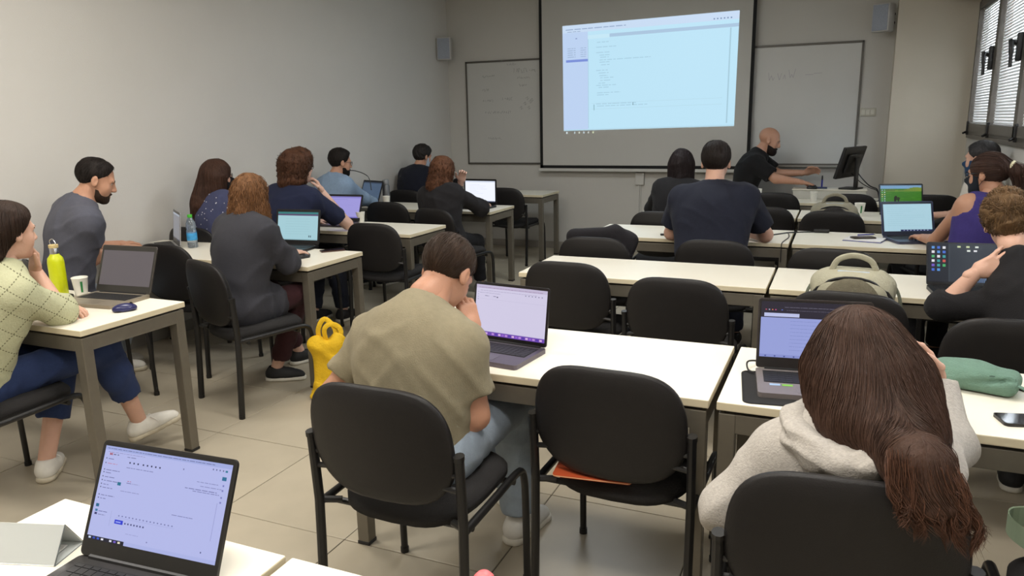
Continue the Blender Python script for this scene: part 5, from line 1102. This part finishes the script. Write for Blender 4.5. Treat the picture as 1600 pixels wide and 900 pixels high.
# acrylic name holder
t = thing('name_holder', 'clear folded plastic name holder at the bottom left corner', 'name holder', (-1.418, .815, TZ), .30); m_acr = mat('frosted_plastic', (216, 220, 218), .15, trans=.35, spec=.6); m_acd = mat('plastic_edge', (92, 98, 98), .3)
hl = .115; A = [(-.042, .0005), (.042, .0005), (.0, .062)]; b = MB()
for (y0, z0), (y1, z1) in zip(A, A[1:]+A[:1]):
    n = nrm((0, z1-z0, -(y1-y0)))*.0012; p = [V3(-hl, y0, z0), V3(hl, y0, z0), V3(hl, y1, z1), V3(-hl, y1, z1)]; b.add(p+[q-n for q in p], [(0, 1, 2, 3), (7, 6, 5, 4), (0, 4, 5, 1), (1, 5, 6, 2), (2, 6, 7, 3), (3, 7, 4, 0)])
obj('folded_sheet', b.me('folded_sheet', m_acr), t)
for s_ in (-1, 1): obj('edge', MB().tube([(s_*hl, y, z) for y, z in A+A[:1]], .0013, 6, cap=False).me('edge', m_acd), t)
obj('inner_card', MB().box((-hl+.01, -.004, .004), (hl-.02, .022, .0055)).me('inner_card', mat('page_white', (226, 224, 222), .8)), t)
# pink bottle top at the bottom edge
t = thing('bottle', 'rounded coral pink bottle top poking up at the bottom edge', 'bottle', (-.478, .960, TZ)); obj('bottle_body', MB().lathe([(.024, 0), (.026, .004), (.026, .055), (.018, .064)], 24).me('bottle_body', mat('pink_body', (226, 150, 146), .4), True), t); obj('cap', MB().lathe([(.0175, .060), (.018, .075), (.0165, .086), (.010, .093), (.002, .095)], 24).me('cap', mat('coral', (232, 112, 116), .4), True), t)
# yellow tote bag
t = thing('tote_bag', 'crumpled yellow tote bag standing on the floor beside the khaki person', 'bag', (-2.60, 3.33, 0), .35); m_yel = mat('yellow_cloth', (214, 172, 16), .8, noise=(20, .12), bump=(90, .5))
V, Q = sdf([('u', bx((0, 0, .17), (.085, .05, .17), None, .04), .02), ('u', el((-.045, -.02, .335), (.065, .045, .045)), .04), ('u', el((.05, .0, .33), (.05, .05, .05)), .03), ('u', el((-.03, -.02, .02), (.09, .06, .03)), .03), ('s', el((.0, -.01, .40), (.03, .045, .05)), .03)], .008, folds(7, .012, 30), [(V3(0, 0, .002), V3(0, 0, -1))], smooth=1)
obj('bag_body', npmesh('bag_body', V, Q, m_yel), t)
for k, (x0, x1, hh) in enumerate(((-.04, .045, .47), (-.005, .075, .44))):
    hb = MB(); pth = smooth_path([(x0, 0, .33), (x0-.005, -.01, .41), ((x0+x1)/2-.01, 0, hh), (x1, .01, .41), (x1, .0, .33)], 5)
    hb.tube(pth, .014, 6, flat=.35); obj('handle', hb.me('handle', m_yel, True), t)
# rucksacks
def rucksack(label, x, y, z, rz, main, dark, s=1., mark=False):
    t = thing('rucksack', label, 'rucksack', (x, y, z), rz); mm = mat('ruck_%d' % main[0], main, .75, noise=(25, .1), bump=(160, .3)); md = mat('ruck_mesh_%d' % dark[0], dark, .85, noise=(60, .15), bump=(300, .4)); k = lambda *a: V3(a)*s
    V, Q = sdf([('u', bx(k(0, 0, .18), k(.155, .085, .18), None, .07*s), .02), ('u', el(k(0, .01, .33), k(.15, .085, .06)), .05)], .009, folds(8, .006, 24), smooth=1); obj('main_pack', npmesh('main_pack', V, Q, mm), t)
    V, Q = sdf([('u', el(k(0, -.080, .245), k(.115, .038, .12)), .02), ('u', el(k(0, -.075, .10), k(.125, .05, .09)), .04)], .009, folds(9, .006, 26), smooth=1); obj('front_pocket', npmesh('front_pocket', V, Q, md), t)
    obj('flap_seam', MB().tube([k(.158*math.sin(a), -.080+.02*abs(math.sin(a)),   .235+.128*math.cos(a)) for a in np.linspace(-1.9, 1.9, 21)], .007*s, 6).me('flap_seam', m_black, True), t)
    obj('carry_handle', MB().tube(smooth_path([k(-.085, -.01, .375), k(-.06, -.015, .425), k(0, -.02, .445), k(.06, -.015, .425), k(.085, -.01, .375)], 5), .012*s, 8, flat=.6).me('carry_handle', mm, True), t)
    for sx in (-1, 1):
        obj('side_strap', MB().tube(smooth_path([k(sx*.14, .02, .34), k(sx*.17, .0, .29), k(sx*.18, -.01, .22), k(sx*.165, 0, .15)], 4), .010*s, 6, flat=.5).me('side_strap', mat('ruck_strap', (96, 100, 84), .8), True), t)
        obj('buckle', MB().box(k(sx*.178-.016, -.022, .20), k(sx*.178+.016, .006, .235), bev=.004).me('buckle', mat('ruck_strap', (96, 100, 84), .8)), t)
    obj('pale_panel', MB().box(k(-.06, -.04, .372), k(.06, .02, .384), bev=.003).me('pale_panel', mat('panel_pale', (180, 190, 198), .7)), t)
    if mark: obj('green_tag', MB().prism([(-.02, 0), (.02, 0), (0, .035)], 0, .002, M=Matrix.Translation((-.055, -.118, .275)) @ Matrix.Rotation(math.pi/2, 4, 'X')).me('green_tag', mat('tag_green', (120, 210, 160), .6)), t)
rucksack('beige rucksack with arched handle standing on a chair in the middle row', .085, 3.50, .475, -.08, (168, 164, 142), (104, 98, 80), 1.06)
rucksack('dark rucksack with beige rim and a green tag, far right on a chair', -.02, 6.30, .475, 0, (146, 140, 120), (40, 36, 34), 1.04, True)
# black jacket over a chair
t = thing('jacket', 'black jacket with small white letters draped over a chair in the middle', 'jacket', (-1.345, 4.42, 0)); m_jk = cloth_mat('jacket_black', (30, 28, 32), (30, .1), (200, .3))
V, Q = sdf([('u', bx((-.045, .06, .80), (.17, .055, .075), rotm(0, 0, -.08), .045), .03), ('u', bx((.10, .085, .74), (.10, .055, .13), rotm(0, 0, .40), .04), .04), ('u', bx((.0, .10, .62), (.17, .05, .15), None, .04), .04)], .009, folds(12, .009, 22), smooth=1); obj('jacket_body', npmesh('jacket_body', V, Q, m_jk), t)
def letter_me(txt, size, m):
    cu = bpy.data.curves.new('lettering', 'FONT'); cu.body = txt; cu.size = size; cu.extrude = .0008; cu.align_x = 'CENTER'; o = bpy.data.objects.new('lettering', cu); me = bpy.data.meshes.new_from_object(o); bpy.data.objects.remove(o); me.materials.clear(); me.materials.append(m); return me
obj('lettering', letter_me('ACE', .036, mat('letter_white', (206, 204, 200), .7)), t, (.135, .028, .80), rot=(math.radians(82), .35, .05))
# floral bag at the bottom right
t = thing('bag', 'floral bag with a pale green strap on the chair at the bottom right corner', 'bag', (.515, 1.97, .475)); V, Q = sdf([('u', bx((.06, 0, .11), (.10, .07, .11), None, .05), .02), ('u', el((.05, 0, .20), (.085, .065, .06)), .03)], .009, folds(3, .008, 26), [(V3(0, 0, .001), V3(0, 0, -1))], smooth=1)
mf = mat('floral_cloth', (150, 150, 136), .8, noise=(26, .55), bump=(160, .3)); obj('bag_body', npmesh('bag_body', V, Q, mf), t)
sb = MB(); pth = smooth_path([(.02, .06, .075), (-.075, .03, .075), (-.085, -.03, .072), (-.03, -.10, .070), (.10, -.13, .070)], 5)
for a, b in zip(pth, pth[1:]): sb.add([a, b, b+V3(0, 0, .05), a+V3(0, 0, .05), a*.97, b*.97, b*.97+V3(0, 0, .05), a*.97+V3(0, 0, .05)], [(0, 1, 2, 3), (7, 6, 5, 4), (3, 2, 6, 7), (0, 4, 5, 1)])
obj('strap', sb.me('strap', mat('pale_sage', (148, 166, 140), .7)), t)
# console, monitor and pen on the teacher table
t = thing('console', 'low pale console box on the teacher table under the presenter\'s hand', 'console', (-.085, 7.96, TZ)); mc = mat('console_white', (184, 182, 172), .5, noise=(10, .03))
obj('console_box', MB().box((-.325, -.10, .0005), (.325, .10, .088), bev=.004).me('console_box', mc), t); obj('console_top', MB().box((-.335, -.11, .088), (.335, .11, .095), bev=.002).me('console_top', m_top), t)
t = thing('monitor', 'black desktop monitor seen from behind on its stand, at the pillar', 'monitor', (.105, 7.98, TZ+.0955), math.radians(-112))
Rm = Matrix.Translation((0, -.02, .25)) @ Matrix.Rotation(math.radians(-16), 4, 'X')
obj('stand_base', MB().prism(rrect(.22, .17, .03), 0, .012).me('stand_base', m_black), t); obj('stand_post', MB().box((-.03, .03, .010), (.03, .055, .30), bev=.006).me('stand_post', m_black), t)
pm_ = MB().box((-.25, -.02, -.15), (.25, .012, .155), bev=.008, M=Rm).box((-.15, .010, -.09), (.15, .035, .09), bev=.01, M=Rm); po = obj('monitor_panel', pm_.me('monitor_panel', m_black), t)
cq = [Rm @ Vector(p) for p in ((-.24, -.0206, -.135), (.24, -.0206, -.135), (.24, -.0206, .145), (-.24, -.0206, .145))]
obj('display', print_mesh('display', cq, ui_notebook(rr(5)), emis('screen_light', .9), V3(Rm.to_3x3() @ Vector((0, -1, 0))), .0002), po)
def cable(label, pts, r=.003, m=None, grp='loose black cables'):
    P = smooth_path(pts, 6); b0 = P[0]; o = thing('cable', label, 'cable', b0, 0, grp, MB().tube([p-b0 for p in P], r, 6).me('cable', m or m_black, True)); return o
cable('tangle of black cables behind the monitor stand', [(.13, 8.06, 1.02), (.20, 8.06, .93), (.26, 8.03, .87), (.30, 8.0, .85), (.33, 7.93, .842), (.345, 7.87, .80), (.35, 7.8, .745), (.30, 7.74, .744)], .006)
cable('thin black cable drooping from the monitor to the table', [(.10, 8.05, .98), (.19, 8.08, .89), (.27, 8.02, .846), (.335, 7.98, .82), (.36, 7.9, .745), (.37, 7.75, .744)], .004)
cable('black cable running over the far table seam by the navy person', [(-.48, 5.33, .744), (-.40, 5.36, .744), (-.30, 5.50, .744), (-.20, 5.56, .744), (-.12, 5.585, .744)], .005)
cable('thin black cable hanging over the seam of the two tables, middle right', [(-.30, 5.48, .743), (-.285, 5.3, .743), (-.30, 5.15, .743), (-.31, 5.04, .743), (-.312, 5.015, .72), (-.312, 5.018, .62)], .003)
cable('thin black cable along the right front table behind the green pouch', [(.20, 2.62, .743), (.30, 2.66, .743), (.42, 2.61, .743), (.50, 2.50, .743), (.62, 2.45, .743), (.80, 2.47, .743)], .0028)
cable('black charger cable at the left side of the half-hidden laptop', [(-.205, 2.365, .748), (-.225, 2.375, .752), (-.232, 2.41, .765), (-.215, 2.45, .76), (-.17, 2.50, .745), (-.05, 2.58, .743)], .003)
t = thing('power_strip', 'flat black power adapter lying on the table right of the navy person', 'adapter', (-.09, 5.585, TZ), .05); obj('adapter_body', MB().box((-.05, -.02, .0005), (.05, .02, .022), bev=.006).me('adapter_body', m_black), t)
t = thing('whiteboard_marker', 'blue marker standing upright on the console', 'marker', (-.155, 7.97, TZ+.0955)); obj('foot', MB().box((-.05, -.03, 0), (.05, .03, .014), bev=.004).me('foot', mat('stand_blue', (48, 58, 96), .5)), t); obj('barrel', MB().tube([(0, 0, .01), (0, 0, .085)], .008, 10).me('barrel', mat('pen_blue', (40, 44, 140), .35)), t); obj('cap', MB().tube([(0, 0, .085), (0, 0, .125)], [.0085, .006], 10).me('cap', m_black), t)
t = thing('keys', 'small black key bundle beside the cup on the navy person\'s table', 'keys', (-1.09, 5.17, TZ), .3); obj('key_fob', MB().box((-.03, -.015, .0005), (.01, .015, .012), bev=.004).me('key_fob', m_black), t); obj('key_ring', MB().tube([(.022+.012*math.cos(a), .012*math.sin(a), .003) for a in np.linspace(0, 6.283, 13)], .0018, 5, cap=False).me('key_ring', mat('steel', (190, 190, 190), .25, 1)), t)
